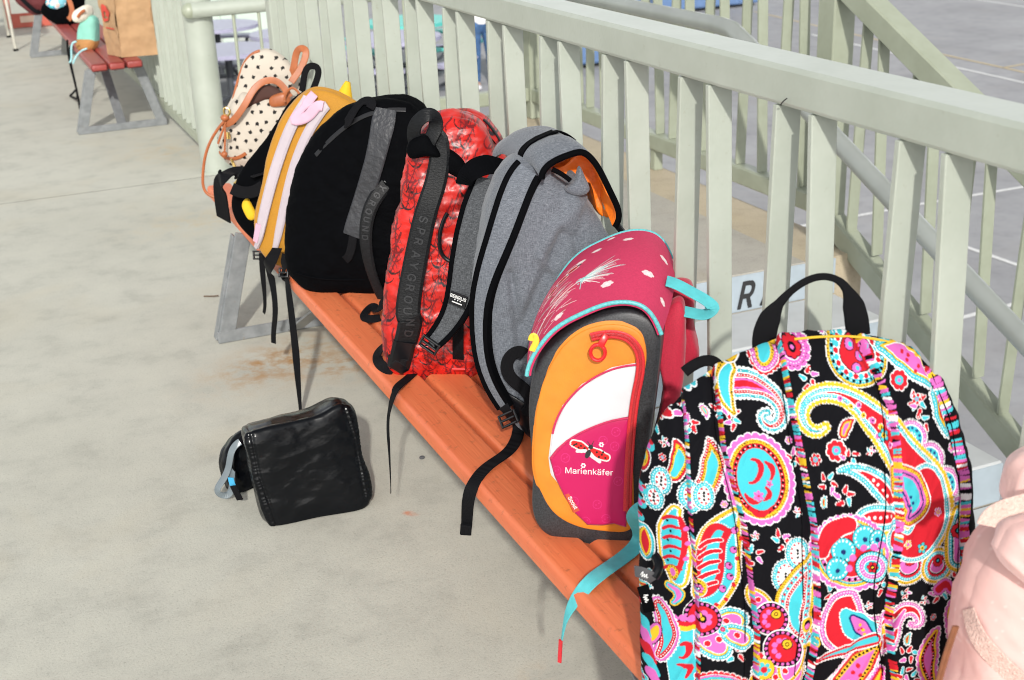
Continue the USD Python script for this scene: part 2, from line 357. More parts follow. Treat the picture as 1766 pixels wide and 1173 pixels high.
M_rail2 = worn_paint('olive_sage_paint', (.262, .285, .21), (.305, .33, .252), (.21, .215, .15), .42)
M_pipe = mat('pipe_paint', (.30, .32, .30), .25, .08, 6, .1, 200, metallic=.25)
M_plank = worn_paint('orange_paint', (.58, .122, .040), (.67, .175, .064), (.27, .075, .026), .5, 22, True)
M_plankr = worn_paint('red_paint', (.24, .030, .024), (.28, .038, .030), (.14, .03, .025), .45, 22, True)
M_steel = worn_paint('grey_steel', (.13, .14, .145), (.20, .21, .215), (.16, .11, .06), .42, 25)
M_white = mat('white_line_paint', (.62, .62, .61), .7, .12, 30, .3)
M_yellowline = mat('yellow_line_paint', (.46, .37, .22), .7, .15, 30, .3)
M_ltblue = mat('pale_blue_paint', (.33, .385, .43), .6, .08, 14, .2)
M_black = mat('black_cloth', (.0010, .0012, .0018), .8, .25, 40, .5, 500, .0015, sheen=.0, spec=.05)
M_blackweb = weave('black_webbing', (.002, .002, .003), (.0085, .0085, .010), spec=.12, sheen=0)
M_plastic = mat('black_plastic', (.004, .004, .005), .4, .15, 30, .1)
M_satin = mat('black_satin', (.0016, .002, .0028), .2, .2, 20, .05, 26, .003, spec=.2)
M_gloss = mat('black_gloss', (.004, .004, .005), .25, .1, 10, .1, spec=.3)
M_ltext = mat('black_letter_paint', (.02, .02, .022), .6)
M_brass = mat('brass', (.75, .52, .18), .25, .1, 20, .1, metallic=1)
M_chrome = mat('bright_metal', (.7, .7, .7), .2, .05, 20, .05, metallic=1)
M_print = printed('printed_cotton', .85, .25, 600, 0, .12)
M_printsatin = printed('printed_nylon', .36, .35, 90, 0, .45)
M_printflat = printed('printed_panel', .5, .15, 800, .05)

# ------------------------------------------------------------------ the setting: ground, walkway, landing, stairs
GZ = -1.9
LX, LY = 1.95, 3.43          # landing: right edge, near edge
def flat(poly, z0, z1):
    m = trimesh.creation.extrude_polygon(Polygon(poly), z1 - z0, engine='earcut'); m.apply_translation((0, 0, z0)); return m
big = np.array([[-120, -60], [150, -60], [150, 200], [-120, 200]], float)
obj('ground', (np.c_[big, np.full(4, GZ)], np.array([[0, 1, 2], [0, 2, 3]])), M_asph, smooth=False, kind='structure')
JY = 5.698
obj('walkway', flat([(-7, -3), (.46, -3), (.46, JY - .005), (-7, JY - .005)], -.22, 0), M_walk, smooth=False, kind='structure')
obj('walkway', flat([(-7, JY + .005), (.46, JY + .005), (.46, 26), (-7, 26)], -.22, 0), M_walk, smooth=False, kind='structure')
obj('walkway_joint', flat([(-7, JY - .005), (.46, JY - .005), (.46, JY + .005), (-7, JY + .005)], -.22, -.0008), mat('joint_dirt', (.11, .105, .095), .9), smooth=False, kind='structure')
obj('landing', flat([(.461, LY), (LX - .16, LY), (LX - .16, 6.2), (.461, 6.2)], -.22, -.001), M_land, smooth=False, kind='structure')
obj('landing_edge', flat([(LX - .16, LY), (LX + .07, LY), (LX + .07, 6.2), (LX - .16, 6.2)], -.22, -.001), M_edge, smooth=False, kind='structure')
obj('building_base', flat([(-7, -3), (.45, -3), (.45, 26), (-7, 26)], GZ, -.221), M_land, smooth=False, kind='structure')
obj('landing_base', flat([(.462, LY), (LX, LY), (LX, 6.1), (.462, 6.1)], GZ, -.221), M_land, smooth=False, kind='structure')
st = thing('stair', 'concrete stair going down from the landing, risers painted pale blue', 'stairs', (1.2, LY, 0))
RISE, RUN = .13, .275
for k in range(14):
    y1 = LY - .002 - k * RUN; z1 = -RISE * (k + 1)
    if k < 13: obj('tread', rbox((.47, y1 - RUN - .0, z1 - .1), (LX - .04, y1 - .004, z1), .006), mat('tread_concrete', (.46, .475, .48), .7, .06, 9, .3) if k == 0 else UsdShade.Material.Get(stage, '/World/Looks/tread_concrete'), st)
    obj('riser', rbox((.47, y1 - .003, z1 + .001), (LX - .04, y1 + .001, z1 + RISE - .006), .001), M_ltblue, st)
    if k < 13: obj('step_base', rbox((.475, y1 - RUN + .005, GZ), (LX - .045, y1 - .006, z1 - .101), .001), M_land, st)
# letters on the first riser
for ch, px in (('A', 1240), ('R', 1288), ('A', 1329)):
    m = meshkit.text_mesh(ch, .088, .002, bold=True); v = np.array(m.vertices); v[:, 0] -= v[:, 0].mean(); v[:, 0] *= .80; v[:, 0] += .22 * v[:, 1]
    x0 = at(px, 500, y=LY - .006)[0]
    obj('letter', (np.c_[x0 + v[:, 0], LY - .0062 - v[:, 2], -.117 + v[:, 1]], np.array(m.faces)), M_ltext, st, smooth=False)
# painted playground lines
def line_on_ground(pts, w, m, name='painted_line'):
    P = np.array([at(*q, z=GZ) for q in pts]); P[:, 2] = GZ + .004
    t = np.gradient(P, axis=0); s = np.c_[-t[:, 1], t[:, 0], 0 * t[:, 0]]; s /= np.linalg.norm(s, axis=1, keepdims=True)
    n = len(P); V = np.vstack([P + s * w / 2, P - s * w / 2]); i = np.arange(n - 1)
    obj(name, outward2(V, np.vstack([np.stack([i, i + 1, i + n], -1), np.stack([i + 1, i + n + 1, i + n], -1)])), m, smooth=False, kind='structure')
def outward2(v, f):
    n = np.cross(v[f[0, 1]] - v[f[0, 0]], v[f[0, 2]] - v[f[0, 0]]); return (v, f if n[2] > 0 else f[:, ::-1])
line_on_ground([(1330, 400), (1456, 377), (1585, 353), (1723, 330), (1900, 300)], .05, M_white)
line_on_ground([(1600, 405), (1670, 428), (1747, 455), (1900, 508)], .05, M_white)
line_on_ground([(1500, 580), (1583, 563), (1661, 548), (1766, 521), (1900, 488)], .05, M_white)
line_on_ground([(1400, 60), (1591, 104), (1766, 143), (1950, 184)], .06, M_white)
line_on_ground([(1300, 20), (1574, 83), (1766, 125), (1950, 166)], .06, M_yellowline)
line_on_ground([(1731, 117), (1766, 111), (1900, 92)], .06, M_yellowline)
line_on_ground([(1600, -16), (1687, 0), (1766, 12), (1950, 40)], .06, M_white)

tw = at(362, 511, z=.004); obj('twig', tube(np.array([tw + [-.018, .01, 0], tw, tw + [.012, -.012, .002], tw + [.024, -.02, .004]]), .0022, 6, 14), mat('twig_brown', (.10, .06, .035), .8), None, label='tiny brown twig lying on the concrete left of the bench leg', category='twig')
pb0 = at(728, 791, z=.0); sp0 = trimesh.creation.icosphere(1, .006); sp0.apply_scale((1.2, 1, .7)); sp0.apply_translation(pb0 + [0, 0, .003]); obj('pebble', sp0, mat('pebble_grey', (.07, .07, .075), .8), None, label='small dark pebble on the floor beside the bench edge', category='pebble')
# ------------------------------------------------------------------ railings
XR, RW, ZT, ZB = .315, .079, 1.066, 1.013
PK_W, PK_T = .040, .010
def picket(x0, y0, z0, z1, lean, top_d=None):
    """Flat bar across the railing, its edge flush with the rail; lean in metres along the railing."""
    v, f = rbox((0, -PK_T / 2, 0), (PK_W, PK_T / 2, 1), .0015)
    v = v.copy(); zz = v[:, 2].copy(); v[:, 2] = z0 + zz * (z1 - z0); v[:, 0] += x0 + .001; v[:, 1] += y0 + lean * (zz - 1) * -1
    return v, f
rail = thing('picket_railing', 'sage green steel picket railing in front, along the orange bench', 'railing', (XR, 2.2, 0))
YE = 4.36
obj('top_rail', rbox((XR, -1.2, ZB), (XR + RW, YE - .032, ZT), .006), M_rail, rail)
obj('bottom_rail', rbox((XR, -1.2, .07), (XR + RW, YE - .032, .12), .006), M_rail, rail)
obj('end_post', rbox((XR - .002, YE - .03, .001), (XR + RW + .002, YE + .03, 1.62), .005), M_rail, rail)
obj('post', rbox((XR + .01, -1.24, .001), (XR + RW - .01, -1.205, 1.0), .005), M_rail, rail)
w_ = [at(1346, 182, x=XR - .003), at(1349, 177, x=XR - .006), at(1357, 170, x=XR - .008)]; obj('loose_wire', tube(np.array(w_), .0009, 6, 10), M_plastic, rail)
k = 0; y = 1.470 - .2507 * 9
while y < YE - .1:
    for dy, ln in ((0, .034), (-.079, -.034)):
        if y + dy < YE - .07: obj('picket', picket(XR, y + dy, .121, ZB - .001, ln), M_rail, rail)
    y += .2507
# the railing past the column
rail2 = thing('picket_railing', 'sage green picket railing beyond the round column, beside the far bench', 'railing', (XR, 8, 0))
obj('top_rail', rbox((XR, 5.84, ZB), (XR + RW, 13.5, ZT), .006), M_rail, rail2)
obj('bottom_rail', rbox((XR, 5.84, .07), (XR + RW, 13.5, .12), .006), M_rail2, rail2)
y = 5.93
while y < 13.3:
    for dy, ln in ((0.079, .034), (0, -.034)): obj('picket', picket(XR, y + dy, .121, ZB - .001, ln), M_rail, rail2)
    y += .2507
# round column
col = thing('round_column', 'round sage green steel column at the end of the picket railing', 'column', (.335, 5.77, 0))
cy = trimesh.creation.cylinder(.062, 3.2, sections=48); cy.apply_translation((.335, 5.77, 1.6)); obj('shaft', cy, M_rail, col)
cy = trimesh.creation.cylinder(.07, .012, sections=48); cy.apply_translation((.335, 5.77, .0062)); obj('base_plate', cy, M_rail, col)
pr = thing('pipe_railing', 'sage pipe rail on thin rods between the round column and the picket railing', 'railing', (1, 5.7, 0))
zp = .705
obj('top_pipe', tube([(.29, 5.69, zp), (1.9, 5.69, zp)], .032, 20, 3), M_rail, pr)
sp = trimesh.creation.icosphere(2, .033); sp.apply_translation((.29, 5.69, zp)); obj('end_cap', sp, M_rail2, pr)
for x in np.arange(.47, 1.9, .108): obj('rod', tube([(x, 5.69, .05), (x, 5.69, zp - .02)], .007, 8, 3), M_rail2, pr)
for x in np.arange(.47, 1.9, .108): obj('rod', tube([(x, 5.69, zp + .02), (x, 5.69, 1.2)], .007, 8, 3), M_rail2, pr)
obj('upper_pipe', tube([(.40, 5.69, 1.22), (1.9, 5.69, 1.22)], .025, 16, 3), M_rail, pr)
# landing railing and stair railing
XL = 1.955
lr = thing('landing_railing', 'sage picket railing round the landing behind the bench, with a corner post', 'railing', (XL, 4.6, 0))
YC0, YC1 = 3.60, 6.02
def flip_picket(x0, y0, z0, z1, lean): return picket(x0, y0, z0, z1, lean)
obj('corner_post', rbox((XL - .002, YC0 - .045, .0), (XL + .082, YC0 + .045, 1.55), .005), M_rail2, lr)
obj('corner_post', rbox((XL - .002, YC1 - .04, .0), (XL + .082, YC1 + .04, 1.2), .005), M_rail2, lr)
obj('bottom_rail', rbox((XL, YC0 + .046, .088), (XL + .06, YC1 - .041, .155), .006), M_rail2, lr)
obj('top_rail', rbox((XL - .005, YC0 + .046, .95), (XL + .07, YC1 - .041, 1.01), .006), M_rail2, lr)
y = YC0 + .17
while y < YC1 - .1:
    for dy, ln in ((.079, .034), (0, -.034)): obj('picket', picket(XL + .01, y + dy, .156, .949, ln), M_rail2, lr)
    y += .2507
obj('foot_post', rbox((XL + .01, 4.75, -.001), (XL + .05, 4.79, .087), .003), M_rail2, lr)
obj('back_bottom_rail', rbox((.95, YC1 - .03, .088), (XL - .003, YC1 + .03, .155), .006), M_rail2, lr)
obj('back_top_rail', rbox((.95, YC1 - .03, .95), (XL - .003, YC1 + .03, 1.01), .006), M_rail2, lr)
for x in np.arange(1.08, 1.9, .17):
    v, f = picket(0, 0, .156, .949, 0); v = np.c_[x + v[:, 1], YC1 - .02 + v[:, 0], v[:, 2]]; obj('picket', (v, f[:, ::-1]), M_rail2, lr)
sr = thing('stair_railing', 'sage sloping picket railing down the stair behind the bench', 'railing', (XL, 2.6, 0))
SL = .49
def slope(y, z0): return z0 - (YC0 - .045 - y) * SL
ya, yb = YC0 - .05, -.2
for nm, zc, h in (('top_rail', .865, .075), ('bottom_rail', .075, .075)):
    obj(nm, bar((XL + .035, ya, slope(ya, zc)), (XL + .035, yb, slope(yb, zc)), .075 if nm == 'top_rail' else .06, h, r=.006), M_rail2, sr)
y = ya - .12
while y > yb:
    for dy, ln in ((0, .03), (-.079, -.03)):
        obj('picket', picket(XL + .016, y + dy, slope(y + dy, .075) + .045, slope(y + dy, .865) - .045, ln), M_rail2, sr)
    y -= .2507
hr = thing('pipe_handrail', 'pale green round handrail pipe bending down along the stair railing', 'handrail', (1.8, 3.9, 0))
XH = 1.79
A = np.array([[XH, 5.95, .69], [XH, 4.6, .695], [XH, 3.98, .70], [XH, 3.90, .695], [XH, 3.80, .655], [XH, 3.27, .425], [XH, 2.67, .158], [XH, 1.2, -.50]])
obj('pipe', tube(np.vstack([np.linspace(A[0], A[2], 8), A[3:4], np.linspace(A[4], A[7], 14)]), .030, 20), M_pipe, hr)
for yy, zz in ((5.2, .66), (4.2, .66), (2.95, .25), (1.8, -.26)): obj('bracket', tube([(XH, yy, zz), (XH + .06, yy, zz - .05), (XL + .02, yy, zz - .05)], .007, 8, 8), M_pipe, hr)

# ------------------------------------------------------------------ benches
def bench(name, label, x0, y0, y1, m_plank, legs, ds=.0):
    b = thing(name, label, 'bench', (x0 + .125, (y0 + y1) / 2, 0), None)
    for i in range(3):
        xa = x0 + i * .0855
        v, f = rbox((xa, y0 + .003 * i, .322), (xa + .078, y1 - .004 * ((i + 1) % 3), .36), .009)
        obj('plank', (v, f), m_plank, b, smooth=40)
    for yl in legs:
        xa, xb, sp = x0 + .012, x0 + .236, .085
        P = [(xa, yl, .318), (xa - sp, yl, .004), (xb + sp, yl, .004), (xb, yl, .318)]
        L = [bar((xa, yl, .318), (xa - sp, yl, .014), .009, .046, up=(1, 0, 0), r=.002), bar((xb, yl, .318), (xb + sp, yl, .014), .009, .046, up=(1, 0, 0), r=.002),
             bar((xa - sp - .024, yl, .0190), (xb + sp + .024, yl, .0190), .010, .036, r=.002), bar((xa - .0, yl, .313), (xb, yl, .313), .052, .006, r=.002)]
        obj('leg_frame', cat(*L[:3]), M_steel, b)
        obj('cross_bar', L[3], M_steel, b)
        fl = [bar((xa - .026, yl + .022, .312), (xa - sp - .026, yl + .022, .010), .034, .007, up=(1, 0, 0), r=.001), bar((xa - sp - .02, yl + .024, .0052), (xb + sp + .02, yl + .024, .0052), .036, .008, r=.001), bar((xb + .026, yl + .022, .312), (xb + sp + .026, yl + .022, .010), .034, .007, up=(1, 0, 0), r=.001)]
        obj('flange', cat(*fl), M_steel, b)
        s = -1 if yl > (y0 + y1) / 2 else 1
        obj('brace', bar((x0 + .125, yl + s * .03, .016), (x0 + .125, yl + s * .62, .316), .045, .006, r=.001), M_steel, b)
        for xx in (x0 + .04, x0 + .125, x0 + .21):
            c = trimesh.creation.cylinder(.006, .010, sections=8); c.apply_translation((xx, yl, .3055)); obj('bolt', c, M_steel, b)
    return b
bench('orange_bench', 'orange slatted bench carrying the row of backpacks', 0.0, .75, 4.09, M_plank, (3.64, 1.15))
bench('red_bench', 'dark red slatted bench with grey legs, beyond the column, carrying a paper bag', -.026, 6.80, 10.05, M_plankr, (6.93, 9.80))

# ------------------------------------------------------------------ small builders
def buckle(node, p, n, t, w=.03, name='buckle'):
    n = np.asarray(n) / np.linalg.norm(n); t = np.asarray(t, float); t = t - (t @ n) * n; t /= np.linalg.norm(t); s = np.cross(n, t)
    M = np.stack([s, t, n], 1); parts = []
    for a, b in (((-w / 2 - .004, -.012, 0), (-w / 2, .012, .006)), ((w / 2, -.012, 0), (w / 2 + .004, .012, .006)), ((-w / 2, .008, 0), (w / 2, .012, .007)), ((-w / 2, -.012, 0), (w / 2, -.008, .007)), ((-w / 2, -.002, .002), (w / 2, .002, .008))):
        v, f = rbox(a, b, .0012); parts.append((v @ M.T + p, f))
    return obj(name, cat(*parts), M_plastic, node)
def strap_px(node, name, pts, depth, w, m, N=None, t=.002, n=40, widths=None, axis='x', **kw):
    P = np.array([at(*q, **{axis: (depth if np.isscalar(depth) else depth[i])}) for i, q in enumerate(pts)])
    if N is None: N = -_d + np.array([0, 0, .0])
    return obj(name, ribbon(P, N, w, t, n, widths), m, node)
def loft(rows, n1=None):
    """Sheet through rows of points (all the same length), as a thin closed shell by 3 mm."""
    R = np.array(rows); a, b = R.shape[:2]; V = R.reshape(-1, 3)
    i, j = np.meshgrid(np.arange(a - 1), np.arange(b - 1), indexing='ij'); q = i * b + j
    return V, np.vstack([np.stack([q, q + b, q + 1], -1).reshape(-1, 3), np.stack([q + 1, q + b, q + b + 1], -1).reshape(-1, 3)])
def shell(v, f, t):
    n = vnormals(v, f); e = np.sort(np.vstack([f[:, [0, 1]], f[:, [1, 2]], f[:, [2, 0]]]), 1)
    u, c = np.unique(e, axis=0, return_counts=True); bset = {tuple(x) for x in u[c == 1]}
    N = len(v); F = [f, f[:, ::-1] + N]; side = []
    for tri in f:
        for k in range(3):
            a, b = tri[k], tri[(k + 1) % 3]
            if (min(a, b), max(a, b)) in bset: side += [[a, a + N, b], [b, a + N, b + N]]
    return np.vstack([v, v - n * t]), np.vstack(F + [np.array(side)])

WHITE, CYAN, YEL, RED, PINK, BLK = (.68, .68, .68), (.045, .40, .46), (.62, .38, .02), (.44, .012, .022), (.52, .11, .37), (.0025, .0025, .004)
DKP = (.62, .02, .22)

# ------------------------------------------------------------------ paisley backpack
F = Frame(at(1140, 1173, z=.36), 24, 7)
pa_out = [(1122, 1290), (1112, 1173), (1104, 1040), (1104, 900), (1111, 800), (1138, 728), (1184, 672), (1238, 630), (1298, 602), (1350, 580), (1420, 575), (1490, 577), (1550, 592), (1600, 630), (1640, 700), (1664, 800), (1672, 920), (1670, 1050), (1660, 1173), (1640, 1290), (1400, 1310)]
pk = thing('paisley_backpack', 'black backpack printed all over with turquoise, pink, red and yellow paisley', 'backpack', F.W(.16, 0, -.06))
v, f, uv = blob(F, pa_out, .085, .13, nt=1500, nr=330, p=2.0, ns=40, taper=.14, shift=(.022, -.052))
XY = survey(F.W(uv[:, 0], uv[:, 1], .03))
cen = XY.mean(0)
# quilted pleats: soft grooves along the seams
def poly_at(S, y): S = np.array(S, float); return np.interp(y, S[:, 1], S[:, 0])
seams = [[(1226, 640), (1235, 760), (1266, 880), (1287, 1060), (1284, 1173)], [(1340, 590), (1352, 696), (1382, 880), (1386, 1035), (1370, 1173)], [(1482, 585), (1524, 696), (1528, 880), (1506, 1035), (1524, 1173)],
         [(1606, 640), (1641, 727), (1655, 820), (1652, 1000)], [(1172, 660), (1175, 745), (1180, 880), (1190, 1040), (1192, 1173)]]
nn = vnormals(v, f); g = np.zeros(len(v))
for S in seams:
    q = XY[:, 0] - poly_at(S, XY[:, 1]); g += -.0075 * np.exp(-(q / 7.0) ** 2) + .0028 * np.exp(-((q - 15) / 11.0) ** 2) + .0016 * np.exp(-((q + 18) / 12.0) ** 2)
g += .010 * (meshkit.fbm(np.c_[XY / 95.0, np.zeros(len(XY))], 3, 3) - .5) + .0030 * (1 - np.abs(2 * meshkit.fbm(np.c_[(XY[:, :1] + XY[:, 1:] * .5) / 40.0, XY[:, 1:] / 120.0, np.zeros(len(XY))], 3, 8) - 1) * 2)
front_side = np.r_[True, np.arange(len(v) - 1) < 1500 * 331]
v = v + nn * (g * front_side)[:, None]
Pn = Print(XY, BLK)
def lace(g, r=3.1, step=7.2, col=WHITE, hole=BLK):
    c = around(g.buffer(r * .5), step); Pn.dots(c, r * 1.25, col); Pn.dots(c, r * .62, hole)
def layers(g, spec):
    for i, (off, col) in enumerate(spec):
        Pn.poly(g.buffer(off), col)
        gap = off - (spec[i + 1][0] if i + 1 < len(spec) else off)
        if gap >= 4.5 and col is not BLK: Pn.dots(around(g.buffer(off - gap * .5), 4.6), .95, WHITE if col in (RED, CYAN, PINK) else BLK)
        if gap >= 3: Pn.dots(around(g.buffer(off - .3), 2.0), .55, BLK)
def scallop(g, r, col, edge=WHITE, step=None):
    c = around(g, step or r * 1.75); Pn.dots(c, r * 1.22, edge); Pn.dots(c, r, col)
def hatch(g, off, r=.75, step=3.4, col=BLK): Pn.dots(around(g.buffer(off), step), r, col)
def flower(x, y, r, pet, cen_=CYAN, n=7, edge=WHITE, mid=PINK):
    a = np.arange(n) * 2 * math.pi / n + x; c = np.c_[x + r * .68 * np.cos(a), y + r * .68 * np.sin(a)]
    Pn.dots(c, r * .42, edge); Pn.dots(c, r * .32, pet); Pn.dots([(x, y)], r * .45, cen_); Pn.dots([(x, y)], r * .2, mid)
def sprig(x, y, s=1.0, cols=(RED, CYAN, RED, PINK), k=0):
    r = np.random.default_rng(int(x * 7 + y)); a0 = r.random() * 6
    for i in range(5):
        a = a0 + i * 1.25 + r.random() * .4; d = s * (5 + 8 * r.random()); p0 = (x + d * math.cos(a), y + d * math.sin(a)); p1 = (x + (d + 7 * s) * math.cos(a + .3), y + (d + 7 * s) * math.sin(a + .3))
        gq = drop([p0, p1], [3.4 * s, 1.6 * s], 6); Pn.poly(gq.buffer(1.0), WHITE); Pn.poly(gq, cols[(i + k) % len(cols)])
# field of small sprigs first, big motifs over them
for q in ((1172, 708), (1259, 716), (1190, 730), (1417, 811), (1391, 647), (1573, 687), (1495, 975), (1551, 1100), (1560, 1150), (1150, 700), (1290, 930), (1600, 1000), (1640, 985), (1420, 985), (1360, 770), (1620, 1160), (1540, 1135), (1255, 1095), (1240, 700), (1500, 1165), (1312, 750), (1335, 900), (1580, 720), (1635, 860), (1302, 560), (1230, 595)): sprig(*q, s=1.0)
g_ = Point(0, 0)
def ell(x, y, rx, ry, ang=0):
    return shapely.affinity.translate(shapely.affinity.rotate(shapely.affinity.scale(Point(0, 0).buffer(1, 40), rx, ry), ang, origin=(0, 0)), x, y)
# left medallion
e = ell(1299, 806, 50, 64, -8); scallop(e.buffer(2), 7, PINK); layers(e, [(0, WHITE), (-1.5, YEL), (-7, RED), (-15, CYAN)]); Pn.dots(around(e.buffer(-11), 9), 2.4, BLK); hatch(e, -4, .6)
for sw in ([(1288, 775), (1302, 782), (1300, 800), (1284, 812)], [(1310, 778), (1322, 790), (1318, 806)], [(1276, 830), (1290, 842), (1306, 834)], [(1306, 838), (1316, 828), (1310, 818)], [(1283, 852), (1300, 862), (1318, 850)]):
    Pn.poly(drop(sw, [2, 5, 4, 2]), RED)
flower(1298, 832, 9, PINK, PINK, 6, CYAN, RED); flower(1316, 812, 6, PINK, RED, 5, CYAN)
# top-left striped leaf with curl
S1 = [(1246, 668), (1285, 660), (1318, 668), (1340, 690), (1338, 714), (1318, 722), (1308, 710), (1318, 702)]
gq = drop(S1, [13, 19, 18, 13, 10, 8, 6, 4], 40); lace(gq); layers(gq, [(3, WHITE), (1.5, CYAN), (-3, WHITE), (-4.5, RED), (-9, WHITE), (-10.5, PINK), (-14, RED)]); hatch(gq, -1, .7)
gq = drop([(1262, 640), (1250, 660), (1252, 685), (1262, 705)], [10, 14, 12, 4]); layers(gq, [(2, WHITE), (0, YEL), (-5, WHITE), (-6, CYAN)]); hatch(gq, -2.5, .6)
gq = drop([(1240, 625), (1270, 618), (1284, 608)], [9, 13, 7]); layers(gq, [(1.5, WHITE), (0, YEL), (-4, CYAN)])
# top pink flower
e = ell(1366, 604, 26, 26); scallop(e, 6, PINK); layers(e, [(0, PINK), (-9, WHITE), (-10.5, PINK)]); flower(1368, 603, 15, RED, BLK, 8, BLK, PINK)
e = ell(1322, 612, 22, 30, 20); scallop(e, 4.5, RED); layers(e, [(0, WHITE), (-1.5, PINK), (-8, YEL), (-13, CYAN)])
# top red roundel
e = ell(1478, 612, 50, 46); layers(e, [(4, WHITE), (2.5, YEL), (-2, CYAN), (-9, WHITE)]); Pn.dots(around(e.buffer(-5.5), 11), 2.8, BLK)
c = around(e.buffer(-13), 8.5); Pn.dots(c[::2], 4.2, RED); Pn.dots(c[1::2], 4.2, CYAN); layers(e, [(-18, WHITE), (-19, BLK), (-20.5, RED)])
for q in ((1466, 600), (1482, 614), (1474, 632), (1496, 600)): Pn.dots([q], 8.5, BLK); Pn.dots([q], 7.3, PINK); Pn.dots([(q[0] + 2, q[1])], 3.4, CYAN)
# top right leaf and small ones
gq = drop([(1524, 600), (1556, 612), (1582, 634), (1604, 660)], [7, 20, 19, 8]); lace(gq); layers(gq, [(3, WHITE), (1.5, CYAN), (-6, YEL), (-9, WHITE), (-10, PINK)])
for q in ((1560, 612), (1570, 618), (1566, 624), (1584, 636), (1578, 642)): Pn.dots([q], 3, RED)
gq = drop([(1610, 678), (1622, 710), (1630, 745)], [6, 14, 4]); lace(gq); layers(gq, [(2, WHITE), (1, CYAN), (-6, YEL), (-9, RED)])
flower(1547, 652, 16, RED, CYAN, 8, WHITE, PINK); flower(1430, 759, 17, RED, CYAN, 8, WHITE, PINK); sprig(1452, 770, .9); sprig(1580, 690, 1.1); flower(1576, 683, 9, RED, CYAN, 5)
# the great rope-edged paisley
BIG = [(1413, 722), (1392, 728), (1375, 710), (1380, 686), (1409, 670), (1449, 674), (1489, 700), (1520, 735), (1549, 777), (1581, 818), (1592, 858), (1583, 893), (1557, 915), (1530, 905)]
gq = drop(BIG, [6, 9, 11, 13, 15, 20, 26, 30, 33, 38, 40, 38, 34, 26], 70)
fan = [(1560, 742, 26), (1590, 782, 28), (1618, 826, 28), (1640, 872, 22)]
for x, y, r in fan:
    e = ell(x, y, r, r); hatch(e, 3.2, 1.0, 3.0, WHITE); layers(e, [(2, WHITE), (1, PINK), (-5, WHITE), (-7, CYAN)]); a = np.linspace(-2.4, 1.0, 7)
    Pn.dots(np.c_[x + r * .58 * np.cos(a), y + r * .58 * np.sin(a)], 2.6, (.01, .05, .16)); Pn.dots(np.c_[x + r * .3 * np.cos(a), y + r * .3 * np.sin(a)], 1.2, WHITE)
lace(gq, 2.3, 5.5); layers(gq, [(3.5, WHITE)]); c = around(gq.buffer(-.5), 6.6); Pn.dots(c, 3.6, YEL); hatch(gq, 3, .6, 3.2); layers(gq, [(-4, WHITE)]); hatch(gq, -5, .5, 3.0); layers(gq, [(-6, CYAN), (-11, WHITE), (-12.5, RED)])
for q, c1 in (((1440, 678), PINK), ((1458, 690), YEL), ((1472, 688), PINK), ((1480, 704), YEL), ((1494, 712), PINK), ((1506, 722), YEL), ((1500, 736), PINK), ((1522, 752), PINK), ((1596, 900), PINK), ((1544, 928), PINK), ((1562, 935), YEL), ((1608, 872), PINK)):
    Pn.dots([q], 5.2, WHITE); Pn.dots([q], 4.4, c1); Pn.dots([(q[0] + 1, q[1])], 1.6, BLK)
flower(1510, 735, 10, CYAN, YEL, 5, BLK, BLK); flower(1572, 928, 9, CYAN, YEL, 5, BLK, BLK); flower(1526, 720, 8, PINK, CYAN, 5)
gi = drop([(1534, 795), (1553, 822), (1560, 850), (1549, 868)], [12, 26, 26, 14]); layers(gi, [(3, WHITE), (1, RED), (-1, YEL), (-6, PINK), (-10, (.01, .02, .12)), (-12, PINK), (-16, CYAN)])
Pn.dots([(1552, 836), (1556, 846), (1549, 850), (1551, 858), (1545, 842)], 2.8, (.01, .04, .14)); hatch(gi, -3.5, .5)
# two slim leaves
gq = drop([(1434, 791), (1466, 792), (1498, 812), (1522, 842)], [2.5, 11, 17, 17]); lace(gq, 2.2, 5.2); layers(gq, [(2, WHITE), (1, CYAN), (-6, WHITE), (-9, RED)]); Pn.dots([(1490, 806), (1497, 813), (1505, 822), (1512, 832)], 2.4, WHITE)
e = ell(1500, 866, 40, 19, 4); lace(e, 2.2, 5.2); layers(e, [(2, WHITE), (1, CYAN), (-6, WHITE), (-8.5, RED)]); Pn.dots([(1480, 866), (1490, 866), (1500, 867), (1511, 866), (1521, 867)], 2.5, WHITE)
# centre medallion
e = ell(1447, 922, 60, 56, 15); scallop(e.buffer(1), 6, PINK); layers(e, [(0, WHITE), (-1, YEL), (-5, CYAN), (-8, YEL), (-9, PINK), (-16, WHITE), (-17, RED)]); Pn.dots(around(e.buffer(-12.5), 10), 2.9, BLK); hatch(e, -6, .6)
gi = drop([(1402, 920), (1416, 890), (1446, 876)], [9, 15, 12]); Pn.dots(around(gi, 6), 3.4, WHITE); layers(gi, [(2, WHITE), (0, CYAN)])
for q in ((1436, 918, 20), (1472, 898, 20), (1426, 948, 19), (1494, 900, 14)):
    e = ell(q[0], q[1], q[2], q[2]); layers(e, [(1, BLK), (0, CYAN)]); Pn.dots(around(e.buffer(-4), 6), 1.7, WHITE); Pn.dots([(q[0], q[1] + 2)], 4, (.01, .02, .1))
for q in ((1452, 930), (1446, 948), (1470, 914), (1488, 914), (1500, 910)): Pn.dots([q], 6, PINK)
e = ell(1484, 946, 27, 25); layers(e, [(1.5, BLK), (0, CYAN), (-5, WHITE), (-6, PINK), (-13, WHITE), (-14, CYAN)]); flower(1484, 946, 9, RED, BLK, 6, BLK, YEL)
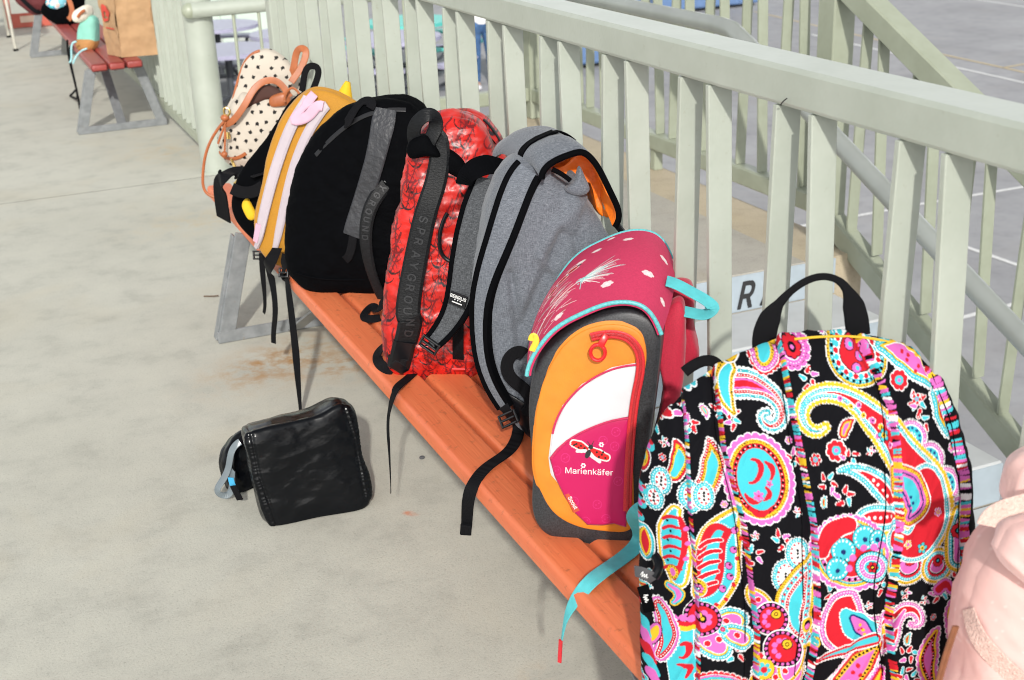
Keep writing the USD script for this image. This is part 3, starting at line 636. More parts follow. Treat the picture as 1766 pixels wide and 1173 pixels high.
# petals under the great paisley
for x, y, r in ((1546, 946, 33), (1600, 956, 30)):
    e = ell(x, y, r, r * .95); hatch(e, 3, 1.0, 4, WHITE); layers(e, [(2, WHITE), (1, YEL), (-4, WHITE), (-5, CYAN), (-11, RED), (-14, BLK)]); Pn.dots(around(e.buffer(-12), 5), 2.4, RED); layers(e, [(-16, WHITE), (-17, PINK)]); flower(x + 2, y - 8, 10, RED, BLK, 8, BLK, CYAN)
layers(gq := drop(BIG[9:], [38, 40, 38, 34, 26], 40), [(-4, WHITE), (-6, CYAN), (-11, WHITE), (-12.5, RED)]); layers(gi, [(1, RED)]); gi2 = drop([(1534, 795), (1553, 822), (1560, 850), (1549, 868)], [12, 26, 26, 14]); layers(gi2, [(3, WHITE), (1, RED), (-1, YEL), (-6, PINK), (-10, (.01, .02, .12)), (-12, PINK), (-16, CYAN)])
Pn.dots([(1552, 836), (1556, 846), (1549, 850), (1551, 858)], 2.8, (.01, .04, .14)); flower(1572, 922, 9, CYAN, YEL, 5, BLK, BLK); flower(1605, 868, 7, PINK, YEL, 5); flower(1545, 912, 7, YEL, PINK, 5)
# right-hand side
gq = drop([(1640, 872), (1640, 915), (1642, 948)], [8, 20, 24]); hatch(gq, 3, 1, 4, WHITE); layers(gq, [(2, YEL), (-4, WHITE), (-5, CYAN), (-10, BLK), (-12, WHITE), (-13, PINK)]); flower(1640, 905, 12, RED, BLK, 8, BLK, CYAN)
gq = drop([(1668, 1000), (1644, 1040), (1634, 1085)], [12, 26, 8]); scallop(gq, 5.5, PINK); layers(gq, [(0, YEL), (-4, RED), (-10, WHITE), (-11, PINK)]); Pn.dots(around(gq.buffer(-7), 6), 2.2, BLK); e = ell(1648, 1038, 11, 12); layers(e, [(0, CYAN), (-5, YEL)])
gq = drop([(1598, 1068), (1586, 1110), (1594, 1156)], [5, 17, 8]); scallop(gq, 5.5, PINK); layers(gq, [(0, YEL), (-4, RED), (-9, PINK)]); Pn.dots(around(gq.buffer(-6), 6), 2.0, BLK)
gq = drop([(1602, 996), (1616, 990), (1622, 1000)], [9, 9, 6]); lace(gq, 2); layers(gq, [(1, PINK), (-3, RED)])
# red paisley with point, curled one
gq = drop([(1452, 990), (1436, 1020), (1440, 1050), (1468, 1062), (1490, 1050)], [4, 28, 40, 36, 20]); lace(gq); layers(gq, [(3, WHITE), (2, PINK), (-5, WHITE), (-8, RED)]); hatch(gq, -6.5, .6)
gi = drop([(1440, 1024), (1462, 1046), (1480, 1054)], [9, 22, 17]); Pn.dots(around(gi, 6), 3.2, WHITE); layers(gi, [(1, CYAN)]); gj = drop([(1452, 1030), (1466, 1046), (1478, 1060)], [4, 11, 7]); layers(gj, [(3, (.01, .03, .14)), (0, PINK)]); Pn.dots([(1464, 1042), (1470, 1052), (1473, 1060)], 3, YEL); Pn.dots([(1467, 1049), (1462, 1050)], 2, RED)
gq = drop([(1512, 1082), (1518, 1044), (1540, 1022), (1562, 1028), (1566, 1046), (1552, 1048)], [14, 20, 15, 11, 8, 4]); lace(gq, 2.4); layers(gq, [(2, WHITE), (1, PINK), (-4, WHITE), (-6, RED)]); flower(1514, 1050, 6, PINK, YEL, 5); flower(1518, 1036, 5, YEL, PINK, 5)
# lower centre diagonal paisley in leaves
for k in range(16):
    a = (1404 + k * 8, 1150 - k * 7); gq = drop([a, (a[0] + 16, a[1] - 22)], [6, 2], 8); Pn.poly(gq.buffer(1.2), WHITE); Pn.poly(gq, (CYAN, YEL, CYAN, PINK)[k % 4])
gq = drop([(1496, 1076), (1472, 1104), (1448, 1136), (1418, 1180)], [7, 21, 24, 18]); scallop(gq, 5, PINK); layers(gq, [(3, WHITE), (1, RED), (-3, YEL), (-10, PINK)]); Pn.dots(around(gq.buffer(-6.5), 7), 2.2, BLK)
Pn.dots([(1462, 1112), (1454, 1124), (1466, 1128)], 3.8, RED); Pn.dots([(1446, 1140), (1452, 1150)], 3.6, CYAN)
gq = drop([(1392, 1100), (1440, 1085), (1490, 1066)], [3, 6, 8]); layers(gq, [(3, WHITE), (1, RED), (-3, CYAN)])
gq = drop([(1500, 1120), (1486, 1160), (1470, 1200)], [5, 10, 12]); scallop(gq, 4, PINK); layers(gq, [(0, RED), (-4, YEL)])
# left big feather drops
gq = drop([(1256, 868), (1236, 905), (1226, 955), (1214, 1005)], [12, 32, 40, 26]); lace(gq, 2.3, 5.5); layers(gq, [(3, WHITE), (2, YEL), (-4, WHITE), (-7, CYAN)]); hatch(gq, -5, .6, 3)
gr = drop([(1242, 888), (1228, 886), (1210, 912), (1200, 950), (1196, 990)], [5, 7, 6, 6, 6]).union(drop([(1248, 892), (1240, 910), (1236, 950), (1222, 992), (1204, 1002)], [6, 5, 5, 6, 7]))
Pn.poly(gr, RED); hatch(gr, 1.5, 1.0, 4, WHITE)
for k in range(5):
    yy = 912 + k * 18; gq2 = drop([(1202 - k, yy + 12), (1218, yy), (1236 - k * 2, yy - 4)], [3, 3.4, 3]); Pn.poly(gq2.buffer(1), WHITE); Pn.poly(gq2, RED)
for q in ((1258, 890), (1256, 922), (1248, 950), (1250, 968), (1238, 990)): Pn.dots([q], 6.5, BLK); Pn.dots([q], 5.4, PINK); Pn.dots([(q[0] + 2, q[1] - 2)], 2, BLK)
for q in ((1268, 905), (1262, 936), (1256, 980), (1244, 1006), (1228, 1018)): Pn.dots([q], 3.8, RED)
e = ell(1200, 992, 13, 15); layers(e, [(1, WHITE), (0, YEL), (-6, BLK)]); flower(1200, 994, 8, PINK, BLK, 6, BLK, WHITE)
gq = drop([(1164, 868), (1156, 905), (1160, 945), (1166, 985)], [8, 21, 25, 14]); lace(gq, 2, 5); layers(gq, [(2, WHITE), (1, YEL), (-3, WHITE), (-5, CYAN)]); hatch(gq, -4, .6, 3)
for k in range(6):
    yy = 880 + k * 17; Pn.poly(drop([(1143, yy + 8), (1158, yy), (1172, yy + 2)], [2.6, 3, 2.4], 10), RED); Pn.dots([(1150 + 5 * (k % 2), yy + 9)], 2.2, BLK)
Pn.poly(drop([(1170, 880), (1176, 915), (1172, 955), (1160, 985)], [3, 4, 4, 4]), RED); Pn.dots([(1178, 900), (1180, 925), (1178, 950)], 4, PINK); e = ell(1158, 975, 10, 12); layers(e, [(0, YEL), (-5, PINK)])
# flames and seed lobes at left
for x, y, s in ((1222, 796, 1.0), (1168, 792, .7), (1112, 800, .6)):
    gq = drop([(x - 2, y - 46 * s), (x + 2, y - 6), (x - 8 * s, y + 26 * s)], [2, 17 * s, 15 * s]); lace(gq, 2.6 * s, 6 * s); layers(gq, [(2, WHITE), (1, RED), (-3.5 * s, YEL), (-8 * s, CYAN)]); hatch(gq, -6 * s, .6)
for x, y, r in ((1188, 842, 17), (1142, 826, 14), (1130, 856, 13), (1210, 838, 14), (1340, 960, 19), (1360, 922, 17)):
    e = ell(x, y, r, r * 1.35); lace(e, 2.5, 6); layers(e, [(2, CYAN), (-4, WHITE), (-5, RED), (-8.5, WHITE)]); Pn.dots([(x, y), (x, y + 6), (x, y - 5)], 2.4, BLK); Pn.dots(around(e.buffer(-7), 7), 2.2, WHITE)
for x, y in ((1118, 760), (1124, 778), (1112, 850), (1110, 875), (1106, 900), (1120, 742), (1140, 716)): Pn.dots([(x, y)], 9, CYAN); Pn.dots([(x - 2, y + 2)], 5, PINK); Pn.dots([(x + 4, y - 4)], 3, RED)
gq = drop([(1160, 690), (1180, 672), (1196, 664)], [8, 12, 7]); layers(gq, [(2, WHITE), (0, YEL), (-4, RED), (-8, PINK)])
gq = drop([(1104, 748), (1130, 732), (1158, 722)], [5, 6, 5]); layers(gq, [(2, WHITE), (0, RED)])
# lower left: red disc, hearts, petals
for q in ((1249, 1046, 30, 22, -30), (1222, 1082, 32, 24, 35), (1262, 1068, 26, 18, 10)):
    e = ell(*q); lace(e, 2.8, 7); layers(e, [(3, WHITE), (2, CYAN), (-4, YEL), (-7, WHITE), (-8, PINK)])
for q in ((1244, 1044), (1232, 1078), (1214, 1086), (1262, 1066)): Pn.dots([q], 6, WHITE); Pn.dots([q], 5, RED)
flower(1238, 1060, 10, CYAN, RED, 6, WHITE)
e = ell(1206, 1044, 30, 28); layers(e, [(2, WHITE), (1, BLK), (-6, RED)]); Pn.dots(around(e.buffer(-2.5), 8), 2.4, PINK); flower(1206, 1044, 16, PINK, BLK, 7, RED, YEL); Pn.dots([(1200, 1038)], 6.5, BLK); Pn.dots([(1200, 1038)], 5.5, YEL); Pn.dots([(1200, 1038)], 2.5, BLK)
gq = drop([(1172, 1078), (1172, 1120), (1180, 1180)], [16, 20, 18]); layers(gq, [(2, WHITE), (1, CYAN)]); Pn.poly(ell(1176, 1066, 22, 6), YEL); Pn.poly(ell(1176, 1060, 22, 4), RED); Pn.dots([(1162, 1052), (1174, 1050), (1186, 1052)], 6, PINK)
for sw in ([(1172, 1096), (1182, 1092), (1184, 1106), (1172, 1116)], [(1168, 1130), (1184, 1132), (1180, 1150)]): Pn.poly(drop(sw, [2, 4.5, 4, 2]), RED)
gq = drop([(1136, 1040), (1150, 1080), (1140, 1122)], [14, 18, 10]); lace(gq, 2.3); layers(gq, [(2, WHITE), (1, PINK), (-3, WHITE), (-4, RED), (-10, CYAN)])
e = ell(1114, 940, 13, 30); layers(e, [(2, WHITE), (0, CYAN), (-4, WHITE), (-5, YEL), (-8, RED)]); e = ell(1130, 1090, 10, 22, 20); layers(e, [(1, BLK), (0, PINK), (-4, YEL)])
for k in range(5): Pn.poly(drop([(1112 + 4 * k, 1080 + 20 * k), (1122 + 5 * k, 1098 + 20 * k)], [9, 5], 8), (CYAN, PINK, RED, CYAN, PINK)[k])
gq = drop([(1150, 1000), (1168, 1010), (1160, 1026)], [5, 8, 4]); layers(gq, [(2, YEL), (0, CYAN), (-3, PINK)])
e = ell(1236, 1150, 42, 16, -4); scallop(e, 5, RED); layers(e, [(0, WHITE), (-1, PINK), (-4, CYAN), (-8, YEL), (-11, RED)])
# lower middle: two red discs with petals, long drop
for q in ((1330, 1126, 44, 34, -20), (1352, 1095, 20, 46, 18), (1300, 1010, 18, 34, -35), (1312, 1150, 30, 22, 10)):
    e = ell(*q); layers(e, [(2, WHITE), (1, YEL), (-4, WHITE), (-5, PINK)]); lace(e, 2.4, 7) if q[2] > 40 else None
for q in ((1340, 1120), (1324, 1130), (1296, 1000), (1300, 1094), (1336, 1142)): Pn.dots([q], 5.5, WHITE); Pn.dots([q], 4.6, RED)
gq = drop([(1388, 926), (1366, 972), (1354, 1016), (1362, 1052), (1384, 1068)], [4, 22, 32, 28, 12]); layers(gq, [(2, BLK), (1, YEL), (-5, WHITE), (-8, CYAN), (-15, WHITE), (-16.5, RED), (-21, WHITE), (-22, CYAN)]); hatch(gq, -6.5, .6, 3); Pn.dots(around(gq.buffer(-11.5), 11)[::1], 2.4, RED)
e = ell(1376, 1040, 10, 13); layers(e, [(1, WHITE), (0, YEL), (-4, BLK)]); Pn.dots([(1376, 1042)], 5, PINK)
for x, y, r in ((1318, 1032, 27), (1336, 1082, 31)):
    e = ell(x, y, r, r); layers(e, [(2, WHITE), (0, BLK), (-7, RED)]); Pn.dots(around(e.buffer(-3.6), 8.5), 2.5, PINK); a = np.linspace(1.2, 4.8, 6); Pn.dots(np.c_[x + r * .46 * np.cos(a + .9), y + r * .46 * np.sin(a + .9)], r * .15, PINK)
    Pn.dots([(x + 7, y - 8)], 9, BLK); Pn.dots([(x + 7, y - 8)], 7.4, YEL); Pn.dots([(x + 7, y - 8)], 3.6, BLK); Pn.dots([(x + 7, y - 8)], 2, YEL)
e = ell(1305, 1116, 17, 17); layers(e, [(1, BLK), (0, YEL)]); flower(1305, 1116, 12, CYAN, RED, 6, YEL, RED)
# piped pleat strips: many-coloured scraps of the same cloth beside each seam
pal = [CYAN, PINK, RED, YEL, WHITE, PINK, RED, CYAN, PINK, BLK]
rr = np.random.default_rng(3)
for S in seams:
    y = S[0][1]
    while y < min(S[-1][1], 1180):
        h = 2.2 + 4.5 * rr.random(); x = poly_at(S, y + h / 2) + 7; sk = rr.normal() * 2
        Pn.poly(Polygon([(x - 5, y), (x + 5, y + sk), (x + 5, y + h + sk), (x - 5, y + h)]), pal[rr.integers(len(pal))]); y += h
# scatter of small motifs wherever the ground is still plain
rf_ = np.random.default_rng(77); isblk = lambda x, y, r: (lambda ii: len(ii) > 3 and np.allclose(Pn.C[ii], BLK))(Pn.tree.query_ball_point((x, y), r))
for k in range(2600):
    x, y = 1100 + 575 * rf_.random(), 570 + 610 * rf_.random(); r = 4.5 + 6 * rf_.random() + (7 if k < 900 else 0); a = rf_.random() * 6.28
    if not isblk(x, y, r * (1.45 if k < 900 else 1.7)): continue
    if k % 3 == 0: flower(x, y, r * 1.25, (RED, CYAN, PINK)[k % 9 // 3], (CYAN, RED, YEL)[k % 9 // 3], 6, WHITE, PINK)
    elif k % 3 == 1: sprig(x, y, r / 11)
    else:
        gq = drop([(x - r * math.cos(a), y - r * math.sin(a)), (x, y), (x + 1.5 * r * math.cos(a + .5), y + 1.5 * r * math.sin(a + .5))], [r * .6, r * .72, r * .15]); lace(gq, 1.8, 4.6); layers(gq, [(1.5, WHITE), (.5, (CYAN, PINK, RED)[k % 9 // 3]), (-r * .25, YEL), (-r * .45, (RED, CYAN, PINK)[k % 9 // 3])])
i_ = np.arange(len(v)) - 1; ring_ = i_ // 1500; sidev = (ring_ >= 329) & (i_ < len(v) - 2)
dd_ = -((v - F.o) @ F.n) / .00066 + 4; SXY = np.c_[(i_ % 1500) * (1990 / 1500.), dd_]; SXY[~sidev] = (-999, -999)
Ps = Print(SXY, BLK); Pn_, Pn = Pn, Ps; rs = np.random.default_rng(21)
for k in range(300):
    x, y, r = 1990 * rs.random(), 10 + 215 * rs.random(), 9 + 17 * rs.random(); a = rs.random() * 6.28; c1, c2, c3 = [(CYAN, YEL, RED), (PINK, WHITE, RED), (RED, YEL, CYAN), (YEL, CYAN, PINK)][k % 4]
    if k % 3 == 0: sprig(x, y, 1.0); continue
    gq = drop([(x, y), (x + r * math.cos(a), y + r * math.sin(a)), (x + 2.2 * r * math.cos(a + .4), y + 2.2 * r * math.sin(a + .4))], [r * .8, r, r * .25]); lace(gq, 2.4, 6); layers(gq, [(2, WHITE), (1, c1), (-r * .28, WHITE), (-r * .34, c2), (-r * .6, c3)])
Pn = Pn_; Pn.C[sidev] = Ps.C[sidev]
body = obj('body', (v, f), M_print, pk, color=Pn.C)
sub = slice(None, None, 1)
for S in seams[:4]:
    pts = [(poly_at(S, yy) - 1.0, yy) for yy in np.linspace(S[0][1] + 6, min(S[-1][1], 1165), 9)]
    P, N = on((v, f), pts, .0005); obj('piping', tube(spl(P, 60), .0007, 6), M_black, pk)
# top zip gusset and handle
P, N = on((v, f), [(1150, 672), (1215, 626), (1290, 600), (1370, 586), (1440, 581), (1520, 588), (1580, 615)], .001)
obj('zip', ribbon(P, N, .0028, .002, 60), mat('yellow_piping', (.62, .38, .02), .7), pk)
hp = [(1318, 600), (1320, 572), (1330, 545), (1354, 512), (1386, 487), (1420, 477), (1450, 487), (1468, 515), (1476, 545), (1480, 578)]
P = np.array([F.pt(*q, -.045) for q in hp]); nn_ = np.array([F.n * (1 - .5 * s) + F.w * .55 * s for s in np.sin(np.linspace(0, math.pi, len(hp)))])
obj('handle', ribbon(P, F.n, .02, .0045, 70, widths=[.029, .029, .026, .012, .0085, .0085, .0085, .0085, .012, .026, .029, .029]), M_blackweb, pk)
for a, b in (((1095, 985), (1128, 1000)), ((1108, 1010), (1120, 1055))):
    P = np.array([F.pt(*a, .075), F.pt((a[0] + b[0]) / 2, (a[1] + b[1]) / 2 - 3, .08), F.pt(*b, .075)])
    tg = obj('zip_pull', ribbon(P, F.n, .014, .002, 12), mat('pull_cloth', (.05, .05, .055), .7) if a[0] == 1095 else M_black, pk)
    for k, (wx, wy) in enumerate(((0, 0), (9, 3))):
        c = np.array([(-9, 3), (-6, -5), (-4, 5), (-1, -3), (1, 4), (4, -5), (6, 3), (9, 0)], float) * .75; mid = np.array([(a[0] + b[0]) / 2, (a[1] + b[1]) / 2])
        dr = np.array(b, float) - a; dr /= np.linalg.norm(dr); q = mid + c[:, :1] * dr + c[:, 1:] * np.array([-dr[1], dr[0]])
        if k == 0: obj('signature', tube(np.array([F.pt(*p_, .0825) for p_ in q]), .0005, 5, 40), M_white, tg)
P = np.array([F.pt(1130, 960, .06), F.pt(1136, 975, .07), F.pt(1128, 995, .076)]); obj('cord_knot', tube(P, .006, 10, 14), M_satin, pk)
st_ = [(1205, 632), (1195, 640), (1188, 650), (1200, 660)]; P = np.array([F.pt(*q, -.09) for q in ((1180, 642), (1200, 628), (1225, 622), (1240, 632))]); obj('shoulder_strap', ribbon(P, F.n + F.w * .6, .014, .005, 20), M_blackweb, pk)

# ------------------------------------------------------------------ pale pink backpack at the right edge
F = Frame(at(1700, 1290, z=.36) + np.array([.0, -.03, 0]), 20, 5)
pp = thing('pink_backpack', 'pale pink dotted backpack with brown leather cord, cut off at the right edge', 'backpack', F.o)
M_pinkc = mat('pale_pink_cloth', (.66, .42, .385), .8, .06, 30, .3, 700, sheen=.2)
M_lace = mat('cream_lace', (.64, .445, .385), .9, .16, 260, .9, 420, .003)
v, f, uv = blob(F, [(1662, 1290), (1668, 1150), (1690, 1030), (1728, 950), (1790, 905), (1890, 890), (1990, 930), (2020, 1100), (2010, 1290), (1800, 1330)], .06, .07, nt=300, nr=60, p=2.2)
v = crumple(v, f, .010, 7, 4)
nq = vnormals(v, f); sx = v @ F.u; sw = v @ F.w; v = v + nq * (.007 * (1 - np.abs(2 * meshkit.fbm(np.c_[(sx + .6 * sw) * 22, (sw - .6 * sx) * 6, 0 * sx], 3, 5) - 1) * 2))[:, None]; v = crumple(v, f, .0020, 40, 6)
XY = survey(F.W(uv[:, 0], uv[:, 1], .03)); Pk = Print(XY, (.66, .415, .38))
gx, gy = np.meshgrid(np.arange(1600, 1900, 13), np.arange(820, 1200, 13)); gx = gx + (np.arange(gx.shape[0]) % 2)[:, None] * 6.5
Pk.dots(np.c_[gx.ravel(), gy.ravel()], 1.1, (.70, .50, .465))
obj('body', (v, f), M_print, pp, color=Pk.C)
pk_v = (v, f)
w2, f2, _ = blob(F, [(1698, 915), (1706, 888), (1730, 872), (1780, 856), (1850, 845), (1900, 920), (1860, 1010), (1800, 1010), (1740, 965)], .030, .03, nt=260, nr=50, p=3.0)
w2 = w2 + F.n * .050; w2 = crumple(w2, f2, .007, 9, 8); nq = vnormals(w2, f2); sx = w2 @ F.u; sw = w2 @ F.w; w2 = w2 + nq * (.0045 * (1 - np.abs(2 * meshkit.fbm(np.c_[(sx + .8 * sw) * 26, (sw - .8 * sx) * 7, 0 * sx], 3, 15) - 1) * 2))[:, None]; fl = obj('flap', (w2, f2), M_pinkc, pp)
hp = [(1700, 905), (1716, 884), (1745, 872), (1785, 862), (1850, 850)]; P, N = on((w2, f2), hp, .001, F, .07); obj('lace_trim', ribbon(P, N, .020, .003, 40), M_lace, fl)
w3, f3, _ = blob(F, [(1752, 840), (1766, 806), (1800, 790), (1900, 775), (1910, 850), (1800, 880), (1748, 880)], .012, .05, nt=160, nr=30); obj('top_gather', (crumple(w3, f3, .008, 26, 3, (1, 1, .3)), f3), M_pinkc, pp)
hp = [(1672, 1050), (1682, 1085), (1704, 1120), (1738, 1155), (1775, 1190)]; P, N = on(pk_v, hp, .0015, F, .06); obj('lace_band', ribbon(P, N, .024, .002, 40), M_lace, pp)
M_cord = mat('brown_leather', (.2, .07, .03), .5, .2, 40, .3)
for k in (0, 5):
    P = np.array([F.pt(x + k, y, .07) for x, y in ((1612, 1190), (1622, 1155), (1634, 1115), (1646, 1080))]); obj('leather_cord', tube(P, .0022, 8, 20), M_cord, pp)

# ------------------------------------------------------------------ school satchel with ladybird pocket
F = Frame(at(990, 921, z=.36), 32, 2)
sb_ = thing('school_satchel', 'box shaped pink school satchel with dark grey frame, orange side pocket and ladybird', 'satchel', F.o)
M_shell = mat('speckled_grey_plastic', (.022, .023, .026), .45, .6, 420, .35, 500, .001, detail=2)
M_magenta = mat('magenta_cloth', (.46, .010, .075), .7, .1, 60, .3, 800, sheen=.15)
M_redcl = mat('red_mesh_cloth', (.42, .008, .035), .75, .15, 500, .5, 900, sheen=.1)
M_orange = mat('orange_cloth', (.62, .19, .010), .6, .08, 30, .25, 500)
M_whitec = mat('white_cloth', (.54, .54, .56), .6, .03, 20, .2, 400)
M_turq = mat('turquoise_webbing', (.075, .42, .45), .6, .1, 60, .4, 700)
M_zip = mat('red_zip', (.50, .012, .018), .45, .2, 600, .5, 800)
z_ = lambda L: [(880 + a / 2.0237, 370 + b / 2.0237) for a, b in L]
sh_out = z_([(105, 1085), (82, 900), (68, 720), (72, 600), (95, 520), (160, 440), (240, 380), (330, 342), (415, 330), (485, 355), (522, 405), (525, 470), (508, 620), (490, 760), (470, 900), (462, 1040), (455, 1150), (340, 1158), (220, 1130), (125, 1105)])
v, f, uv = blob(F, sh_out, .016, .27, nt=220, nr=26, p=5, pb=9, taper=.02, edge=.12)
shv = (v, f)
obj('shell', (v, f), M_shell, sb_, smooth=40)
or_out = z_([(86, 760), (86, 900), (108, 970), (150, 1035), (230, 1085), (340, 1104), (418, 1097), (432, 1040), (428, 900), (432, 760), (455, 600), (475, 480), (455, 418), (400, 388), (320, 386), (230, 420), (150, 510), (105, 620)])
orp = patch(F, or_out, .014, .005, nt=160, nr=30); obj('side_pocket', (crumple(orp[0], orp[1], .0012, 30, 2), orp[1]), M_orange, sb_)
wh_out = z_([(446, 525), (350, 543), (250, 600), (185, 672), (148, 765), (138, 850), (145, 905), (190, 960), (260, 1040), (400, 1050), (405, 850), (425, 640)])
wp = patch(F, wh_out, .0215, .0035, nt=160, nr=30, sm=False); obj('white_panel', (wp[0], wp[1]), M_whitec, sb_)
# magenta panel with ladybird
mg_out = z_([(141, 852), (165, 822), (200, 790), (250, 760), (300, 738), (355, 720), (412, 712), (404, 850), (402, 960), (402, 1088), (360, 1076), (320, 1082), (270, 1080), (228, 1040), (190, 980), (158, 915)])
mp_ = patch(F, mg_out, .0258, .0035, nt=320, nr=150, sm=False)
XYm = survey(F.W(mp_[2][:, 0], mp_[2][:, 1], .029)); Pm = Print(XYm, (.44, .006, .085))
for q in ((960, 812), (1030, 870), (990, 865), (1060, 770), (1066, 830), (1010, 900), (1045, 895), (1062, 745), (975, 790), (1040, 760)):
    e = Point(*q).buffer(8); Pm.poly(e.difference(e.buffer(-1.2)), (.52, .02, .14)); Pm.dots([(q[0] - 2, q[1] + 1), (q[0] + 3, q[1] - 2)], 1.3, (.52, .02, .14))
def wing(spine, rad, spots):
    g = drop(spine, rad); Pm.poly(g.buffer(2.2), (.62, .62, .60)); Pm.poly(g, (.60, .012, .012)); Pm.dots(spots, 2.0, (.015, .012, .012))
wing([(1012, 774), (998, 768), (989, 765)], [3, 6.5, 4.5], [(994, 766), (1002, 769), (998, 772), (1008, 773), (990, 768)])
wing([(1020, 775), (1034, 784), (1046, 789)], [3, 7, 5], [(1029, 780), (1038, 784), (1033, 788), (1044, 790), (1040, 780)])
Pm.poly(drop([(1010, 778), (996, 778)], [3, 3]), (.55, .56, .56)); Pm.poly(drop([(1020, 786), (1034, 796)], [3, 3]), (.55, .56, .56))
Pm.poly(ell(1014, 783, 4.5, 8, 25), (.02, .02, .022)); Pm.dots([(1019, 771)], 4.2, (.02, .02, .022)); Pm.poly(drop([(1018, 768), (1013, 762)], [.8, .6]).union(drop([(1021, 767), (1024, 761)], [.8, .6])), (.02, .02, .022))
for q in ((1037, 767), (1006, 803)): flower(q[0], q[1], 4.5, (.7, .6, .6), (.8, .8, .8), 6, (.7, .6, .6), (.8, .8, .8)) if False else Pm.dots([(q[0] + 3 * math.cos(t), q[1] + 3 * math.sin(t)) for t in np.arange(6) * 1.047], 1.5, (.75, .62, .64))
mg = obj('ladybird_panel', (mp_[0], mp_[1]), M_printflat, sb_, color=Pm.C)
pth = [F.pt(*q, .0295) for q in mg_out[:7]]; obj('trim', tube(np.array(pth), .0016, 8, 40), M_magenta, sb_)
pth = [F.pt(*q, .0255) for q in wh_out[:5]]; obj('trim', tube(np.array(pth), .0016, 8, 40), M_magenta, sb_)
def lettering(node, text, Fr, px, py, off, height, mat_, slant=0.0, rot=0.0, bold=False, name='lettering', sx=1.0, depth=.0006):
    m = meshkit.text_mesh(text, height, depth, bold); q = np.array(m.vertices); q[:, :2] -= (q[:, :2].max(0) + q[:, :2].min(0)) / 2; q[:, 0] *= sx; q[:, 0] += q[:, 1] * slant
    c, s = math.cos(rot), math.sin(rot); a, b = q[:, 0] * c - q[:, 1] * s, q[:, 0] * s + q[:, 1] * c
    o = Fr.loc(px, py, off); return obj(name, (Fr.W(o[0] + a, o[1] + b, off + q[:, 2]), np.array(m.faces)), mat_, node, smooth=False)
M_silver = mat('silver_thread', (.66, .62, .62), .5, .2, 300, .3)
lettering(mg, 'Marienk\u00e4fer', F, 1016, 813, .0294, .0092, M_silver, rot=-.02)
lp = [(975, 852), (989, 849), (1002, 880), (988, 884)]
P = np.array([F.pt(*q, .0305) for q in lp]); G = F
lab = obj('brand_label', ribbon(np.array([F.pt(980, 851, .0275), F.pt(987, 866, .0275), F.pt(995, 882, .0275)]), F.n, .011, .002, 10), mat('label_red', (.48, .06, .03), .5), sb_)
lettering(lab, 'Scout', F, 988, 867, .0290, .0058, M_silver, rot=-1.08, bold=True)
# zip and its ring puller
zp_ = z_([(282, 428), (345, 418), (410, 432), (447, 475), (455, 530), (440, 620), (424, 740), (414, 880), (409, 1035)])
P = np.array([F.pt(*q, .0300) for q in zp_]); obj('zip', ribbon(P, F.n, .0125, .003, 80), M_zip, sb_)
P = np.array([F.pt(*q, .0325) for q in zp_]); obj('zip_teeth', ribbon(P, F.n, .004, .002, 80), mat('zip_teeth', (.36, .008, .012), .35, .4, 900, .8, 900), sb_)
pl_ = obj('zip_pull', cat(ribbon(np.array([F.pt(1046, 578, .036), F.pt(1040, 588, .04), F.pt(1036, 597, .04)]), F.n, .010, .004, 8), tube(np.array([F.pt(1031 + 12.5 * math.cos(t), 608 + 13.5 * math.sin(t), .039) for t in np.arange(16) * math.pi / 8]), .0028, 10, 40, closed=True)), mat('red_plastic', (.55, .012, .015), .3), sb_)
# the curved lid
rim = z_([(58, 562), (72, 510), (100, 462), (150, 405), (200, 370), (240, 350), (330, 314), (400, 305), (465, 322), (500, 358), (528, 418)])
R0 = np.array([F.pt(*q, .022) for q in rim]); R0 = spl(R0, 60)
mid = R0.mean(0); rows = []
NR = 26
for k in np.linspace(0, 1, NR):
    arch = .022 * math.sin(k * math.pi) * .6 + .004 * k
    q = R0 - F.n * .335 * k + F.w * .012 * k
    out = R0 - (mid - F.w * .10); out -= (out @ F.n)[:, None] * F.n; out /= np.linalg.norm(out, axis=1, keepdims=True)
    rows.append(q + out * arch)
lv, lf = loft(rows)
nm = vnormals(lv, lf); side = np.einsum('ij,ij->i', nm, lv - (mid - F.w * .10 - F.n * .16)).mean()
if side < 0: lf = lf[:, ::-1]
# finer sheet for the print
s_f = 420; t_f = 300
rows2 = np.array(rows); R2 = np.array([[np.interp(np.linspace(0, 59, s_f), np.arange(60), rows2[i, :, c]) for c in range(3)] for i in range(NR)]).transpose(0, 2, 1)
R3 = np.stack([np.stack([np.interp(np.linspace(0, NR - 1, t_f), np.arange(NR), R2[:, j, c]) for c in range(3)], -1) for j in range(s_f)], 1)
lv, lf = loft(list(R3))
if side < 0: lf = lf[:, ::-1]
arc = np.concatenate([[0], np.cumsum(np.linalg.norm(np.diff(R3[0], axis=0), axis=1))]) * 1000
SX, TY = np.meshgrid(arc, np.linspace(0, 300, t_f)); ST = np.c_[SX.ravel(), TY.ravel()]
base_col = np.array([.54, .040, .105]) * (.92 + .16 * meshkit.noise(np.c_[ST / 1.7, np.zeros(len(ST))], 5))[:, None]
Pf = Print(ST, (.58, .018, .115)); Pf.C = base_col
L = arc[-1]
def posy(x, y, r, c1=(.78, .62, .62)):
    a = np.arange(6) * 1.047; Pf.dots(np.c_[x + r * .62 * np.cos(a), y + r * .62 * np.sin(a)], r * .42, c1); Pf.dots([(x, y)], r * .25, (.85, .8, .75))
